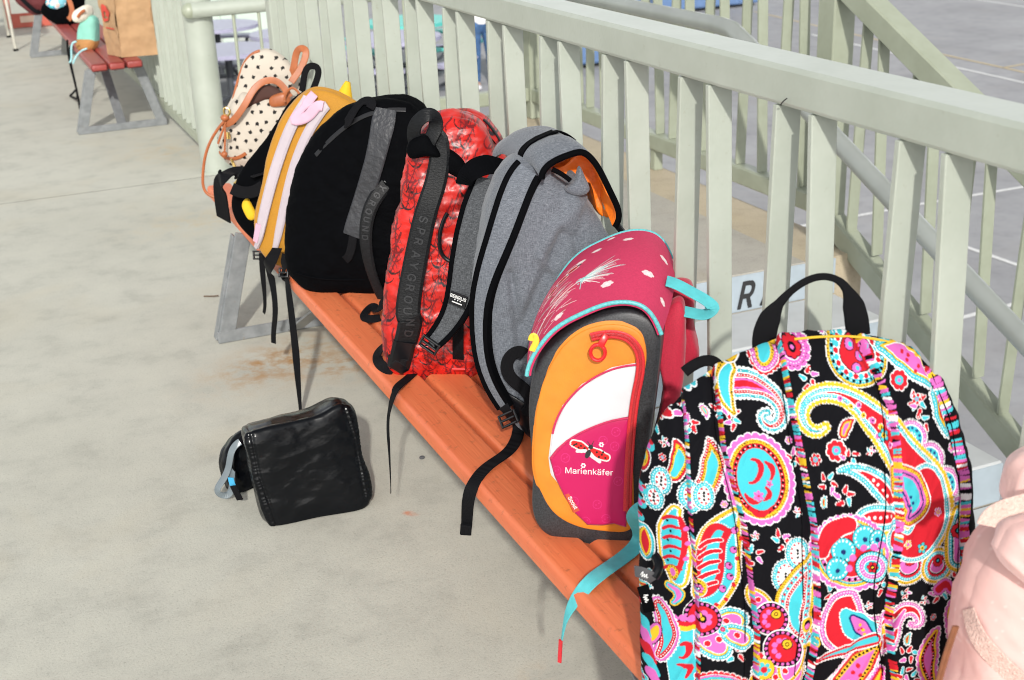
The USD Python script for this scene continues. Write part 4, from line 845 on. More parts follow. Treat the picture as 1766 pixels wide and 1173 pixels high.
for x, y, r in ((L * .80, 95, 9), (L * .88, 190, 9), (L * .66, 240, 8), (L * .60, 60, 9), (L * .48, 230, 8), (L * .40, 200, 8), (L * .33, 30, 8), (L * .93, 60, 7), (L * .55, 280, 7)): posy(x, y, r)
silv, tq = (.80, .78, .74), (.30, .62, .60)
rg = np.random.default_rng(11)
cx0, cy0 = L * .44, 110     # thistle seed head and stem
for k in range(46):
    a = rg.normal(-.5, .55); r1 = 26 + 40 * rg.random(); p1 = (cx0 + r1 * math.cos(a), cy0 + r1 * math.sin(a) + 18); Pf.poly(drop([(cx0, cy0), p1], [.9, .45], 6), silv if k % 3 else tq)
Pf.dots(np.c_[cx0 + rg.normal(0, 5, 30), cy0 + rg.normal(0, 5, 30)], 1.4, tq)
Pf.poly(drop([(L * .06, 25), (L * .20, 60), (L * .34, 95), (cx0, cy0)], [1.4, 1.4, 1.2, 1]), silv)
for k in range(70):
    x, y = L * (.05 + .3 * rg.random()), 20 + 190 * rg.random(); a = rg.normal(.4, .5); Pf.poly(drop([(x, y), (x + 26 * math.cos(a), y + 26 * math.sin(a))], [.8, .4], 6), (silv, silv, tq, (.20, .12, .05))[k % 4])
for k, (x, y) in enumerate(((L * .24, 150), (L * .30, 165), (L * .36, 180))):    # beetles on the lid
    Pf.poly(ell(x, y, 10, 7, 30).buffer(2), silv); Pf.poly(ell(x, y, 10, 7, 30), (.55, .02, .02)); Pf.dots([(x - 4, y), (x + 3, y + 2), (x, y - 3)], 1.9, (.02, .02, .02)); Pf.dots([(x + 10, y + 6)], 4, (.03, .03, .03))
lid = obj('lid', (lv, lf), printed('printed_lid', .8, .3, 900, 0, .15), sb_, color=Pf.C)
lv0, lf0 = loft(rows); lf0 = lf0[:, ::-1] if side < 0 else lf0
obj('lid_lining', shell(lv0 - vnormals(lv0, lf0) * .002, lf0, .004), M_magenta, sb_)
M_pipt = mat('turquoise_piping', (.10, .40, .42), .5, .25, 300, .4)
obj('lid_piping', tube(R0 + F.n * .001, .0031, 10), M_pipt, lid)
obj('lid_piping', tube(rows[-1], .0026, 8), M_pipt, lid)
P = np.array([F.pt(*q, .026) for q in z_([(72, 440), (85, 425), (90, 435), (84, 458), (76, 476)])]); obj('reflector_tab', ribbon(P, F.n, .009, .003, 16), mat('yellow_tab', (.75, .48, .03), .5), sb_)
# back padding, straps, carrying handle on the railing side
for o, (a, b) in enumerate((((548, 450), (610, 690)), ((590, 330), (640, 520)))):
    q = z_([(545, 330), (585, 300), (610, 420), (598, 600), (560, 760), (520, 900), (490, 930), (505, 760), (528, 560)]) if o == 0 else z_([(570, 240), (605, 235), (640, 400), (645, 520), (600, 540), (585, 400)])
    G = Frame(F.o - F.n * (.10 if o == 0 else .20) + F.u * 0, 32, 2); w4, f4, _ = blob(G, q, .022, .05, nt=120, nr=18); obj('shoulder_strap' if o else 'back_pad', (crumple(w4, f4, .002, 30, o), f4), M_redcl, sb_)
for xx in (470, 500): pass
P = np.array([F.pt(*q, -.10) for q in z_([(545, 232), (590, 248), (640, 275), (690, 305), (705, 325), (690, 345), (640, 345), (590, 335), (545, 322)])])
obj('handle', ribbon(P, F.w + F.n * .5, .022, .003, 60), M_turq, sb_)
# long turquoise strap hanging off the bench
P = np.array([at(1108, 880, z=.47), at(1098, 905, z=.425), at(1102, 935, z=.372), at(1060, 972, z=.366), at(1010, 1012, z=.366), at(985, 1046, x=-.004), at(972, 1085, x=-.010), at(967, 1115, x=-.012)])
N = np.array([[.5, -.8, .1], [.5, -.8, .1], [.5, -.8, 0], [.5, -.85, 0], [.45, -.9, 0], [.2, -1, 0], [-.2, -1, 0], [-.38, -.92, 0]])
sp_ = obj('hip_strap', ribbon_side(P, N, .027, .002, 80, widths=[.027, .027, .027, .027, .027, .027, .020, .010, .006]), M_turq, sb_)
P = np.array([at(967, 1104, x=-.0135), at(965, 1142, x=-.0135)]); obj('strap_end', ribbon(P, (-.75, -.65, 0), .006, .003, 8), mat('red_plastic_tip', (.5, .02, .03), .4), sp_)

# ------------------------------------------------------------------ heather grey backpack
def heather(name, a, b, c):
    nodes = {'tc': ('texture_coordinate', {}), 'm1': ('mapping', dict(scale=(1500, 1500, 110))), 'm2': ('mapping', dict(scale=(160, 160, 1500))), 'n1': ('noise_texture', dict(scale=1.0, detail=3.0)), 'n2': ('noise_texture', dict(scale=1.0, detail=3.0)), 'ad': ('math', dict(math_type='add')),
             'r': ('rgb_ramp', dict(ramp=[(.36, a), (.52, b), (.66, c)])), 'h': ('math', dict(math_type='multiply', value2=.5)), 'bp': ('bump', dict(strength=.5, distance=.0012)), 'p': ('principled_bsdf', dict(roughness=.85, specular_ior_level=.2, sheen_weight=.15))}
    return usdkit.material(stage, '/World/Looks/' + name, nodes, [('tc.object', 'm1.vector'), ('tc.object', 'm2.vector'), ('m1.vector', 'n1.vector'), ('m2.vector', 'n2.vector'), ('n1.fac', 'ad.value1'), ('n2.fac', 'ad.value2'), ('ad.value', 'h.value1'), ('h.value', 'r.fac'), ('r.color', 'p.base_color'), ('h.value', 'bp.height'), ('bp.normal', 'p.normal')], surface='p.BSDF')
M_heath = heather('heather_grey', (.060, .066, .080), (.118, .130, .150), (.205, .222, .25))
M_heathd = heather('dark_heather_grey', (.025, .027, .03), (.06, .064, .07), (.14, .148, .16))
F = Frame(at(905, 742, z=.36), 14, 3)
gb = thing('grey_backpack', 'heather grey backpack with open flap showing orange lining and black strap edging', 'backpack', F.W(.1, 0, -.1))
g_out = [(905, 742), (862, 690), (838, 600), (832, 500), (842, 400), (868, 322), (905, 286), (945, 294), (970, 312), (986, 304), (996, 322), (1020, 364), (1052, 414), (1086, 470), (1112, 560), (1110, 690), (1070, 745), (990, 756)]
v, f, uv = blob(F, g_out, .045, .23, nt=420, nr=90, p=2.8, taper=.06, ns=40)
v = crumple(v, f, .011, 10, 6, (1, 1, .8)); v = crumple(v, f, .003, 34, 7); 
XYg = survey(F.W(uv[:, 0], uv[:, 1], .03)); nn_ = vnormals(v, f); dent = np.zeros(len(v))
for (x0, y0, x1, y1, wd, am) in ((965, 400, 900, 560, 10, -.006), (930, 440, 985, 500, 9, .005), (990, 410, 1010, 470, 12, -.004), (880, 470, 900, 640, 8, -.005), (945, 470, 1000, 470, 7, -.004), (975, 300, 1000, 340, 8, -.005), (1010, 330, 940, 420, 14, .004)):
    a, b = np.array([x0, y0]), np.array([x1, y1]); t = np.clip(((XYg - a) @ (b - a)) / ((b - a) @ (b - a)), 0, 1); dent += 1.9 * am * np.exp(-(np.linalg.norm(XYg - (a + t[:, None] * (b - a)), axis=1) / wd) ** 2)
v = v + nn_ * dent[:, None]
gv = (v, f); obj('body', gv, M_heath, gb)
w4, f4, _ = blob(F, [(905, 744), (882, 708), (862, 662), (888, 676), (930, 700), (1000, 715), (1100, 705), (1106, 748), (990, 764)], .052, .245, nt=140, nr=20, p=4, taper=.04); obj('base_panel', (w4, f4), M_gloss, gb)
# straps
def strap_on(node, mesh, pts, w, m, edge=None, off=.006, t=.010, n=60, F_=None, lift=.03, widths=None, name='shoulder_strap', ew=.006):
    P, N = on(mesh, pts, off, F_, lift); s = obj(name, ribbon(P, N, w, t, n, widths), m, node)
    if edge is not None:
        Q = spl(np.hstack([P, N]), n); T, N2, B = frames(Q[:, :3], Q[:, 3:]); ws = np.full(n, w) if widths is None else np.interp(np.linspace(0, 1, n), np.linspace(0, 1, len(widths)), widths)
        for sg in (-1, 1): obj('edging', ribbon(Q[:, :3] + B * (ws / 2 * sg)[:, None] + N2 * .001, N2, ew * 1.6, t + .003, n), edge, s)
    return s, P, N
s1, P, N = strap_on(gb, gv, [(912, 298), (884, 350), (860, 420), (840, 490), (834, 560), (838, 610), (854, 660), (876, 697)], .040, M_heath, M_black, t=.012, F_=F, lift=.01, widths=[.044, .046, .046, .044, .04, .034, .03, .026])
X_ = F.o - F.n * .15
G = Frame(F.o - F.n * .17, 24, 3)
P = np.array([G.pt(*q, o) for q, o in (((838, 308), .07), ((824, 360), .085), ((811, 420), .09), ((801, 480), .09), ((788, 530), .085), ((764, 570), .08), ((744, 592), .08))])
s2 = obj('shoulder_strap', ribbon(P, G.n + np.array([-.5, 0, 0]), .042, .012, 60, widths=[.036, .05, .054, .054, .048, .036, .026]), M_heathd, gb)
Q = spl(P, 60); T, N2, B = frames(Q, G.n + np.array([-.5, 0, 0])); wsx = np.interp(np.linspace(0, 1, 60), np.linspace(0, 1, 7), [.036, .05, .054, .054, .048, .036, .026])
for sg in (-1, 1): obj('edging', ribbon(Q + B * (wsx / 2 * sg)[:, None], N2, .009, .015, 60), M_black, s2)
lb = G.pt(790, 517, .103); Nl = G.n + np.array([-.5, 0, 0]); Nl /= np.linalg.norm(Nl)
tdir = np.array([0, 0, 1.0]); tt = G.pt(793, 505, .103) - G.pt(786, 530, .103); tt /= np.linalg.norm(tt)
tg = obj('logo_tag', ribbon(np.array([lb - tt * .0115, lb, lb + tt * .0115]), Nl, .034, .002, 6), M_gloss, s2)
LF = Frame(lb, 24, 3); LF.n = Nl; LF.u = np.cross(tt, Nl); LF.u /= np.linalg.norm(LF.u); LF.w = np.cross(Nl, LF.u)
for tx, yy, hh in (('BENRUS', .0045, .0062), ('\u2022 \u2022 \u2022', -.001, .005)):
    m = meshkit.text_mesh(tx, hh, .0005, True); q = np.array(m.vertices); q[:, :2] -= (q[:, :2].max(0) + q[:, :2].min(0)) / 2; q[:, 0] *= .95; obj('lettering', (LF.W(q[:, 0], q[:, 1] + yy, .0012 + q[:, 2]), np.array(m.faces)), M_white, tg, smooth=False)
obj('logo_bar', ribbon(np.array([LF.W(-.010, -.0065, .0016), LF.W(.010, -.0065, .0016)]), LF.n, .0024, .0006, 4), M_white, tg)
nrm = Nl
buckle(s2, G.pt(742, 594, .088), nrm, G.pt(735, 606, .088) - G.pt(748, 585, .088), .030)
# dangling webbing
P = np.array([G.pt(742, 596, .085), at(735, 622, z=.375), at(700, 655, z=.364), at(680, 678, x=-.006), at(671, 710, x=-.014), at(670, 760, x=-.014), at(673, 815, x=-.013), at(674, 850, x=-.013)])
N = np.array([[.5, -.8, .1], [.5, -.85, 0], [.5, -.85, 0], [.2, -1, 0], [-.1, -1, 0], [.1, -1, 0], [-.1, -1, 0], [-.38, -.92, 0]])
obj('loose_webbing', ribbon_side(P, N, .018, .0016, 90, widths=[.022, .022, .022, .021, .02, .018, .015, .010, .006]), M_blackweb, gb)
P = np.array([at(868, 700, z=.43), at(884, 722, z=.40), at(893, 735, z=.372), at(880, 775, z=.366), at(835, 810, z=.365), at(815, 838, x=-.006), at(806, 880, x=-.011), at(803, 920, x=-.011)])
N = np.array([[.6, -.8, .1], [.6, -.8, .1], [.6, -.8, 0], [.55, -.85, 0], [.55, -.85, 0], [.7, -.7, 0], [.85, -.5, 0], [.9, -.42, 0]])
w5 = obj('loose_webbing', ribbon_side(P, N, .020, .0016, 90, widths=[.022, .022, .022, .023, .024, .024, .022, .020, .0185]), M_blackweb, gb)
obj('webbing_fold', ribbon(np.array([at(804, 905, x=-.0125), at(803, 922, x=-.0125)]), (-.42, -.9, 0), .0195, .004, 6), M_blackweb, w5)
buckle(gb, at(884, 716, z=.41) + np.array([-.012, -.012, 0]), (-.6, -.6, .4), (.3, -.3, -.8), .026)
P = np.array([F.pt(*q, .055) for q in ((905, 612), (890, 608), (876, 622), (880, 650), (900, 668), (915, 690), (905, 715))]); obj('loose_webbing', ribbon(P, F.n, .022, .003, 50), M_blackweb, gb)
# flap with orange lining
near = [(934, 309), (940, 291), (958, 277), (982, 267), (1004, 263), (1022, 276), (1040, 305), (1056, 338), (1067, 370), (1060, 392)]
far = [(852, 276), (856, 256), (872, 240), (890, 231), (912, 225), (940, 226), (962, 236), (980, 252), (992, 268), (1000, 280)]
A = spl(np.array([F.pt(*q, .058) for q in near]), 50); B_ = spl(np.array([F.pt(*q, -.205) for q in far]), 50); rows = []
for k in np.linspace(0, 1, 24):
    q = A * (1 - k) + B_ * k; q[:, 2] += .020 * math.sin(k * math.pi) + .006 * math.sin(k * 3 * math.pi) * np.linspace(1, 0, 50); rows.append(q)
lv, lf = loft(rows)
if (vnormals(lv, lf) @ np.array([-.3, -.3, .9])).mean() < 0: lf = lf[:, ::-1]
lv = crumple(lv, lf, .006, 16, 3)
fl = obj('flap', shell(lv, lf, .004), M_heath, gb)
M_lin = mat('orange_lining', (.80, .165, .006), .45, .08, 20, .6, 60, .004)
li = lv - vnormals(lv, lf) * .0062; obj('lining', shell(crumple(li, lf, .004, 22, 5), lf, .0015), M_lin, fl)
obj('binding', tube(A, .0055, 10), M_black, fl)
mid_ = np.array([rows[9][i] for i in range(3, 26)]); nb = np.array([0, 0, 1.0]); obj('band', ribbon(np.array([rows[9][i] + (rows[9][i] - rows[9][:].mean(0)) * .02 + np.array([0, 0, .004]) for i in range(0, 27, 2)]), np.array([vnormals(lv, lf)[9 * 50 + i] for i in range(0, 27, 2)]), .026, .003, 40), M_black, fl)
lw, lwf, _ = blob(F, [(950, 300), (985, 285), (1003, 268), (1024, 284), (1054, 340), (1063, 374), (1052, 378), (1030, 345), (1004, 303)], .0, .12, nt=120, nr=12); lw = lw - F.n * .02; obj('inner_lining', (crumple(lw, lwf, .006, 24, 5), lwf), M_lin, gb)
P = np.array([F.pt(952, 292, .04), F.pt(968, 300, .045), F.pt(984, 312, .05)]); obj('zip_strap', ribbon(P, F.n, .008, .003, 16), M_black, fl)
w6, f6, _ = blob(F, [(968, 318), (980, 308), (992, 281), (1002, 300), (1008, 322), (990, 330)], .012, .012, nt=60, nr=14); obj('collar_peak', (w6 + F.n * .034, f6), M_heath, gb)
P = np.array([F.pt(1062, 386, .02), F.pt(1070, 396, .02), F.pt(1076, 404, .0)]); obj('strap_hook', tube(P, .006, 10, 12), M_gloss, gb)
# top grab handle
P = np.array([G.pt(*q, o) for q, o in (((800, 318), .10), ((812, 296), .10), ((840, 284), .09), ((872, 290), .06), ((900, 300), .05))]); obj('grab_handle', ribbon(P, G.n * .7 + np.array([0, 0, .7]), .034, .005, 40, widths=[.028, .04, .042, .034, .022]), M_black, gb)

# ------------------------------------------------------------------ red backpack with feather print
F = Frame(at(690, 640, z=.36), 26, 3)
rb = thing('red_backpack', 'red and black feather print backpack with broad black embossed straps', 'backpack', F.W(.05, 0, -.06))
r_out = [(676, 638), (664, 585), (664, 520), (676, 440), (690, 360), (700, 300), (712, 245), (735, 215), (775, 203), (815, 215), (842, 250), (856, 310), (862, 400), (850, 520), (832, 635), (760, 648)]
v, f, uv = blob(F, r_out, .04, .15, nt=700, nr=150, p=2.8, taper=.06, ns=30); v = crumple(v, f, .010, 14, 12)
XYr = survey(F.W(uv[:, 0], uv[:, 1], .02))
RB = (.45, .011, .007)
def feathers(XY, seed, ymax=680, x0=640, x1=920, y0=180):
    P = Print(XY, RB); P.C = np.array(RB) * np.clip(.42 + 1.1 * meshkit.fbm(np.c_[XY[:, :1] / 17.0, XY[:, 1:] / 30.0, np.zeros(len(XY))], 4, seed), .2, 1.25)[:, None]; r = np.random.default_rng(seed); BK = (.012, .003, .004); DR = (.13, .004, .006)
    for yy in np.arange(y0, ymax, 27):
        for xx in np.arange(x0, x1, 25):
            x, y = xx + r.normal() * 6 + (10 if int(yy / 27) % 2 else 0), yy + r.normal() * 6; a = math.radians(102 + r.normal() * 12); L = 42 + 16 * r.random(); d = np.array([math.cos(a), math.sin(a)]); s = np.array([-d[1], d[0]])
            tip = np.array([x, y]) + d * L
            P.poly(drop([(x, y), tuple((x, y) + d * L * .55 + s * 1.5), tuple(tip)], [1.5, 1.2, .8], 10), DR)
            for k in range(7):
                q = np.array([x, y]) + d * L * (.25 + .09 * k); sg = 1 if k % 2 else -1; P.poly(drop([tuple(q), tuple(q + (d * .75 + s * sg * .7) * (7 + 3 * r.random()))], [.8, .4], 6), BK if k > 4 and r.random() > .6 else DR)
            P.poly(drop([tuple(tip - d * 14 - s * 12), tuple(tip - d * 3 - s * 7), tuple(tip), tuple(tip - d * 3 + s * 7), tuple(tip - d * 14 + s * 12)], [.4, .9, 1.2 + 1.8 * r.random(), .9, .4], 16), BK if r.random() < .6 else DR)
    return P.C
v = crumple(v, f, .006, 26, 19, (1, 1, 1.6)); rv = (v, f); obj('body', rv, M_printsatin, rb, color=feathers(XYr, 3))
# front compartment leaning towards the railing
G = Frame(F.o - F.n * .10 + F.u * .03, 26, 3)
w7, f7, uv7 = blob(G, [(752, 240), (752, 212), (775, 199), (800, 196), (832, 206), (852, 228), (864, 248), (866, 330), (850, 480), (800, 520), (760, 420)], .05, .09, nt=420, nr=90, p=2.6); w7 = crumple(w7, f7, .008, 16, 5)
fr = obj('front_pocket', (w7, f7), M_printsatin, rb, color=feathers(survey(G.W(uv7[:, 0], uv7[:, 1], .02)), 8))
P, N = on((w7, f7), [(757, 214), (780, 208), (806, 212), (826, 222), (840, 236), (852, 250)], .002, G, .04); obj('piping', ribbon(P, N, .008, .004, 40), M_black, fr)
P, N = on((w7, f7), [(833, 207), (850, 225), (862, 244)], .001, G, .03); obj('zip', ribbon(P, N, .008, .004, 30), M_plastic, fr)
P, N = on((w7, f7), [(806, 258), (812, 246), (826, 250), (842, 268)], .004, G, .05); obj('grip', tube(spl(P, 40), .0045, 10), M_gloss, fr)
P, N = on((w7, f7), [(785, 222), (790, 240), (795, 262)], .003, G, .05); obj('strap_patch', ribbon(P, N, .026, .003, 20), M_black, fr)
w8, f8, _ = blob(F, [(770, 250), (790, 258), (810, 285), (812, 306), (790, 300), (760, 268)], .02, .02, nt=80, nr=14); obj('strap_anchor', (w8 + F.n * .03, f8), M_black, rb)
# straps with raised lettering
M_strapb = mat('ribbed_black_strap', (.0045, .005, .006), .45, .5, 500, .7, 700, .0012, stretch=(.25, .25, 1), spec=.22)
M_raise = mat('raised_dark_grey', (.013, .0135, .016), .4, .2, 200, .3)
def letters_along(node, text, P, N, w, height, m, flip=1, start=.1, end=.9):
    Q = spl(np.hstack([P, N]), 200); T, N2, B = frames(Q[:, :3], Q[:, 3:]); L = np.concatenate([[0], np.cumsum(np.linalg.norm(np.diff(Q[:, :3], axis=0), axis=1))])
    for k, ch in enumerate(text):
        if ch == ' ': continue
        s = L[-1] * (start + (end - start) * (k + .5) / len(text)); i = int(np.searchsorted(L, s)); m_ = meshkit.text_mesh(ch, height, .0015, True); q = np.array(m_.vertices); q[:, :2] -= (q[:, :2].max(0) + q[:, :2].min(0)) / 2
        t, b, n_ = T[i] * flip, B[i] * flip, N2[i]
        obj('letter', (Q[i, :3] + n_ * (q[:, 2:3] + .0048) + t * q[:, :1] + np.cross(n_, t) * q[:, 1:2], np.array(m_.faces)), m, node, smooth=False)
pts = [(752, 232), (760, 262), (752, 310), (738, 360), (724, 420), (714, 480), (706, 540), (698, 585)]
P, N = on(rv, pts, .010, F, .04); s3 = obj('shoulder_strap', ribbon(P, N, .045, .010, 80, widths=[.030, .040, .042, .046, .048, .048, .048, .046]), M_strapb, rb)
letters_along(s3, 'SPRAYGROUND', P, N + 0, .04, .016, M_raise, flip=1, start=.36, end=.97)
for i in range(len(P)): pass
Pq = P + N * .0062
P2, N2 = on(rv, [(698, 582), (694, 602), (690, 616)], .012, F, .04); obj('strap_end_patch', ribbon(P2, N2, .044, .012, 20), M_gloss, s3)
ring = np.array([P2[-1] + N2[-1] * .002 + F.u * .017 * math.cos(t) + F.w * (.007 * math.sin(t) - .004) for t in np.arange(16) * math.pi / 8]); obj('ring', tube(ring, .0022, 8, 40, closed=True), M_chrome, s3)
Q = np.array([at(672, 608, z=.40), at(660, 600, z=.392), at(652, 612, z=.372), at(660, 632, z=.366), at(678, 641, z=.364)]); obj('adjuster_webbing', ribbon(Q, (-.5, -.5, .7), .022, .003, 40), M_blackweb, rb)
Q = np.array([at(668, 512, z=.42), at(655, 530, z=.40), at(640, 530, z=.37), at(628, 545, z=.366), at(656, 548, z=.366)]); obj('adjuster_webbing', ribbon(Q, (-.4, -.5, .8), .020, .003, 40), M_blackweb, rb)
G = Frame(at(652, 500, z=.36), 30, 3)
Q = np.array([G.pt(*q, o) for q, o in (((724, 258), .02), ((700, 280), .05), ((668, 315), .07), ((642, 352), .08), ((631, 400), .085), ((636, 450), .08), ((648, 490), .07), ((662, 520), .06))]); Nq = np.tile(G.n + np.array([-.2, -.2, 0]), (8, 1))
s4 = obj('shoulder_strap', ribbon(Q, Nq, .024, .010, 70, widths=[.03, .034, .034, .032, .03, .026, .022, .02]), M_strapb, rb, label='black strap of the red backpack bulging over the black one')
letters_along(s4, 'SPRAYGROUND', Q, Nq, .03, .014, M_raise, flip=1, start=.08, end=.62)
Q = np.array([F.pt(*q, o) for q, o in (((722, 262), .03), ((714, 235), .05), ((722, 208), .06), ((742, 198), .06), ((752, 212), .05), ((744, 236), .05), ((738, 252), .045))]); obj('grab_handle', ribbon(Q, F.n + np.array([0, 0, .6]), .026, .006, 60), M_strapb, rb)
w9, f9, _ = blob(F, [(706, 250), (742, 226), (752, 238), (764, 262), (740, 262), (712, 264)], .018, .02, nt=80, nr=14); obj('handle_base', (w9 + F.n * .045, f9), M_black, rb)
P, N = on(rv, [(772, 366), (764, 385), (758, 412), (763, 436), (776, 448)], .005, F, .04); obj('side_grip', tube(spl(P, 40), .004, 10), M_gloss, rb)
Q = np.array([F.pt(790, 560, .045), F.pt(790, 600, .047), at(791, 634, z=.366)]); q_ = obj('webbing_tail', ribbon(Q, F.n, .022, .002, 20), M_blackweb, rb)
obj('red_stitch', ribbon(np.array([F.pt(780, 636, .058), F.pt(802, 637, .058)]), F.n, .003, .001, 4), mat('red_thread', (.65, .05, .05), .6), q_)

# ------------------------------------------------------------------ plain black backpack
F = Frame(at(575, 499, z=.36), 38, 4)
bb = thing('black_backpack', 'plain black backpack with a shiny dark grey strap panel, in the middle of the row', 'backpack', F.W(.05, 0, -.06))
v, f, uv = blob(F, [(530, 494), (508, 470), (496, 420), (502, 350), (522, 280), (554, 222), (600, 188), (650, 174), (690, 174), (716, 186), (735, 225), (745, 300), (730, 400), (705, 470), (670, 498), (600, 503)], .06, .13, nt=300, nr=70, p=2.5, taper=.08, ns=24)
v = crumple(v, f, .012, 8, 21); v = crumple(v, f, .004, 30, 22, (1, 1, 1.5)); bv = (v, f); obj('body', bv, M_black, bb)
M_dgrey = mat('dark_grey_nylon', (.022, .023, .027), .42, .15, 20, .8, 60, .004)
P, N = on(bv, [(666, 190), (660, 222), (652, 258), (642, 296), (630, 335), (618, 372), (608, 405)], .004, F, .05); ss = obj('strap_panel', ribbon(P, N, .05, .006, 60, widths=[.050, .054, .054, .05, .046, .044, .042]), M_dgrey, bb)
P, N = on(bv, [(600, 215), (612, 196), (628, 180), (636, 178), (640, 190)], .008, F, .05); obj('grab_loop', ribbon(P, N, .022, .004, 30), M_blackweb, bb)
P, N = on(bv, [(512, 470), (540, 478), (590, 482), (650, 482)], .002, F, .04); obj('piping', tube(spl(P, 40), .0025, 8), M_black, bb)
P, N = on(bv, [(610, 405), (606, 430), (596, 447)], .003, F, .04); obj('webbing_tail', ribbon(P, N, .02, .003, 16), M_blackweb, bb)
P, N = on(bv, [(545, 268), (590, 224), (640, 196), (700, 190)], .001, F, .03); obj('zip', ribbon(P, N, .01, .003, 40), M_plastic, bb)
Q = np.array([at(494, 440, z=.42), at(488, 462, z=.385), at(492, 478, x=-.006), at(500, 520, x=-.012), at(506, 570, x=-.013), at(511, 620, x=-.013), at(515, 670, x=-.014), at(519, 718, x=-.015)])
N = np.array([[-.6, -.6, .4], [-.6, -.5, .6], [-1, -.3, .2], [-1, -.5, 0], [-1, -.6, 0], [-.8, -.8, 0], [-.8, -.5, 0], [-1, -.4, 0]])
wt = obj('hanging_strap', ribbon(Q, N, .02, .0018, 80, widths=[.026, .026, .026, .024, .024, .023, .02, .017, .012]), M_blackweb, bb, label='long strap hanging down in front of the black lunch bag')
buckle(bb, at(491, 470, x=-.010), (-.9, -.4, .3), (0, -.2, -1), .028)

# ------------------------------------------------------------------ mustard and black backpack with pink-white straps
F = Frame(at(470, 456, z=.36), 30, 5)
mb = thing('mustard_backpack', 'black animal backpack with mustard back panel and white and pink straps', 'backpack', F.W(.03, 0, -.06))
M_must = mat('mustard_mesh', (.40, .18, .007), .75, .15, 600, .5, 700, sheen=.1)
M_wpink = mat('white_pink_strap', (.43, .37, .40), .6, .06, 8, .25, 400)
M_pink = mat('pink_cloth', (.55, .33, .42), .6, .08, 20, .3, 400)
M_yel = mat('yellow_felt', (.66, .40, .008), .8, .08, 40, .3, 500)
v, f, _ = blob(F, [(470, 452), (448, 425), (440, 385), (452, 320), (466, 255), (486, 205), (512, 172), (540, 155), (575, 160), (606, 176), (640, 205), (655, 300), (640, 400), (560, 460), (500, 462)], .03, .05, nt=220, nr=40, p=3); v = crumple(v, f, .003, 16, 31); mv = (v, f); obj('back_panel', mv, M_must, mb)
G = Frame(F.o - F.n * .075, 30, 5)
w2, f2, _ = blob(G, [(420, 395), (404, 365), (404, 335), (420, 292), (452, 250), (482, 205), (512, 168), (545, 158), (590, 176), (620, 220), (610, 340), (540, 420), (460, 425)], .035, .09, nt=200, nr=36, p=2.6); w2 = crumple(w2, f2, .006, 12, 7); obj('body', (w2, f2), M_black, mb)
for pts, wd in (([(533, 168), (520, 190), (500, 228), (480, 282), (464, 340), (452, 392), (446, 425)], .028), ([(566, 182), (550, 200), (528, 238), (508, 290), (494, 345), (482, 400), (474, 436)], .024)):
    P, N = on(mv, pts, .006, F, .03); s = obj('shoulder_strap', ribbon(P, N, wd, .010, 60, widths=[wd * .9, wd, wd, wd, wd * .95, wd * .8, wd * .45]), M_wpink, mb)
    P2, N2 = on(mv, [(pts[-1][0] + 4, pts[-1][1] - 40), (pts[-1][0], pts[-1][1] - 10)], .0115, F, .03); obj('strap_tip', ribbon(P2, N2, wd * .55, .003, 10), M_pink, s) if wd > .025 else None
P, N = on(mv, [(545, 165), (530, 182), (516, 198), (512, 208), (526, 206), (544, 190), (560, 184)], .016, F, .04); obj('strap_flap', ribbon(P, N, .02, .006, 40, widths=[.022, .026, .022, .016, .022, .026, .024]), M_pink, mb)
# ear and orange crest at the top
cn = np.array([F.pt(588, 196, -.03), F.pt(594, 166, -.03), F.pt(600, 141, -.03)]); obj('ear', tube(cn, .030, 14, 16, scale=np.linspace(1.2, .22, 16)), M_yel, mb)
cn = np.array([F.pt(556, 172, -.02), F.pt(580, 178, -.02), F.pt(600, 182, -.03)]); obj('crest', tube(cn, .014, 12, 16, scale=np.interp(np.linspace(0, 1, 16), [0, .5, 1], [.4, 1, .5])), mat('orange_felt', (.75, .18, .06), .8, .08, 40, .3), mb)
q = blob(G, [(425, 345), (432, 338), (442, 350), (448, 372), (440, 376), (428, 362)], .014, .01, nt=60, nr=10); obj('foot', (q[0] + G.n * .03, q[1]), M_yel, mb)
P = np.array([G.pt(*q_, .0) for q_ in ((520, 158), (524, 135), (536, 114), (546, 116), (548, 132), (540, 156))]); obj('grab_loop', ribbon(P, F.n, .016, .003, 40), M_blackweb, mb)
# wide black strap folded over the bench edge, gold fittings
P = np.array([G.pt(452, 300, .05), at(420, 298, z=.53), at(392, 300, z=.53), at(380, 316, z=.50), at(382, 350, z=.43), at(386, 378, z=.375)]); N = np.array([[-.2, -.5, .9], [-.2, -.4, 1], [-.5, -.4, .8], [-.8, -.5, .2], [-.8, -.6, 0], [-.8, -.6, 0]])
ws_ = obj('wide_strap', ribbon(P, N, .052, .005, 50), M_blackweb, mb)
for q in ((411, 310), (426, 328)):
    P = np.array([at(q[0] - 6, q[1] + 6, y=3.42), at(q[0], q[1], y=3.41), at(q[0] + 5, q[1] - 8, y=3.42)]); obj('gold_fitting', tube(P, .004, 8, 10), M_brass, mb)
P = np.array([G.pt(400, 325, .06), G.pt(430, 332, .06), G.pt(455, 320, .05)]); obj('side_webbing', ribbon(P, G.n, .03, .004, 16), M_blackweb, mb)
for Q, w in (([(446, 422, .40), (447, 440, .372)], .03), ):
    buckle(mb, at(446, 440, x=-.010), (-.9, -.4, .2), (0, -.2, -1), .03)
Q = np.array([at(452, 438, x=-.010), at(453, 470, x=-.012), at(456, 505, x=-.012), at(455, 540, x=-.012)]); obj('hanging_strap', ribbon(Q, (-.8, -.6, 0), .012, .002, 40, widths=[.02, .018, .012, .010]), M_blackweb, mb)
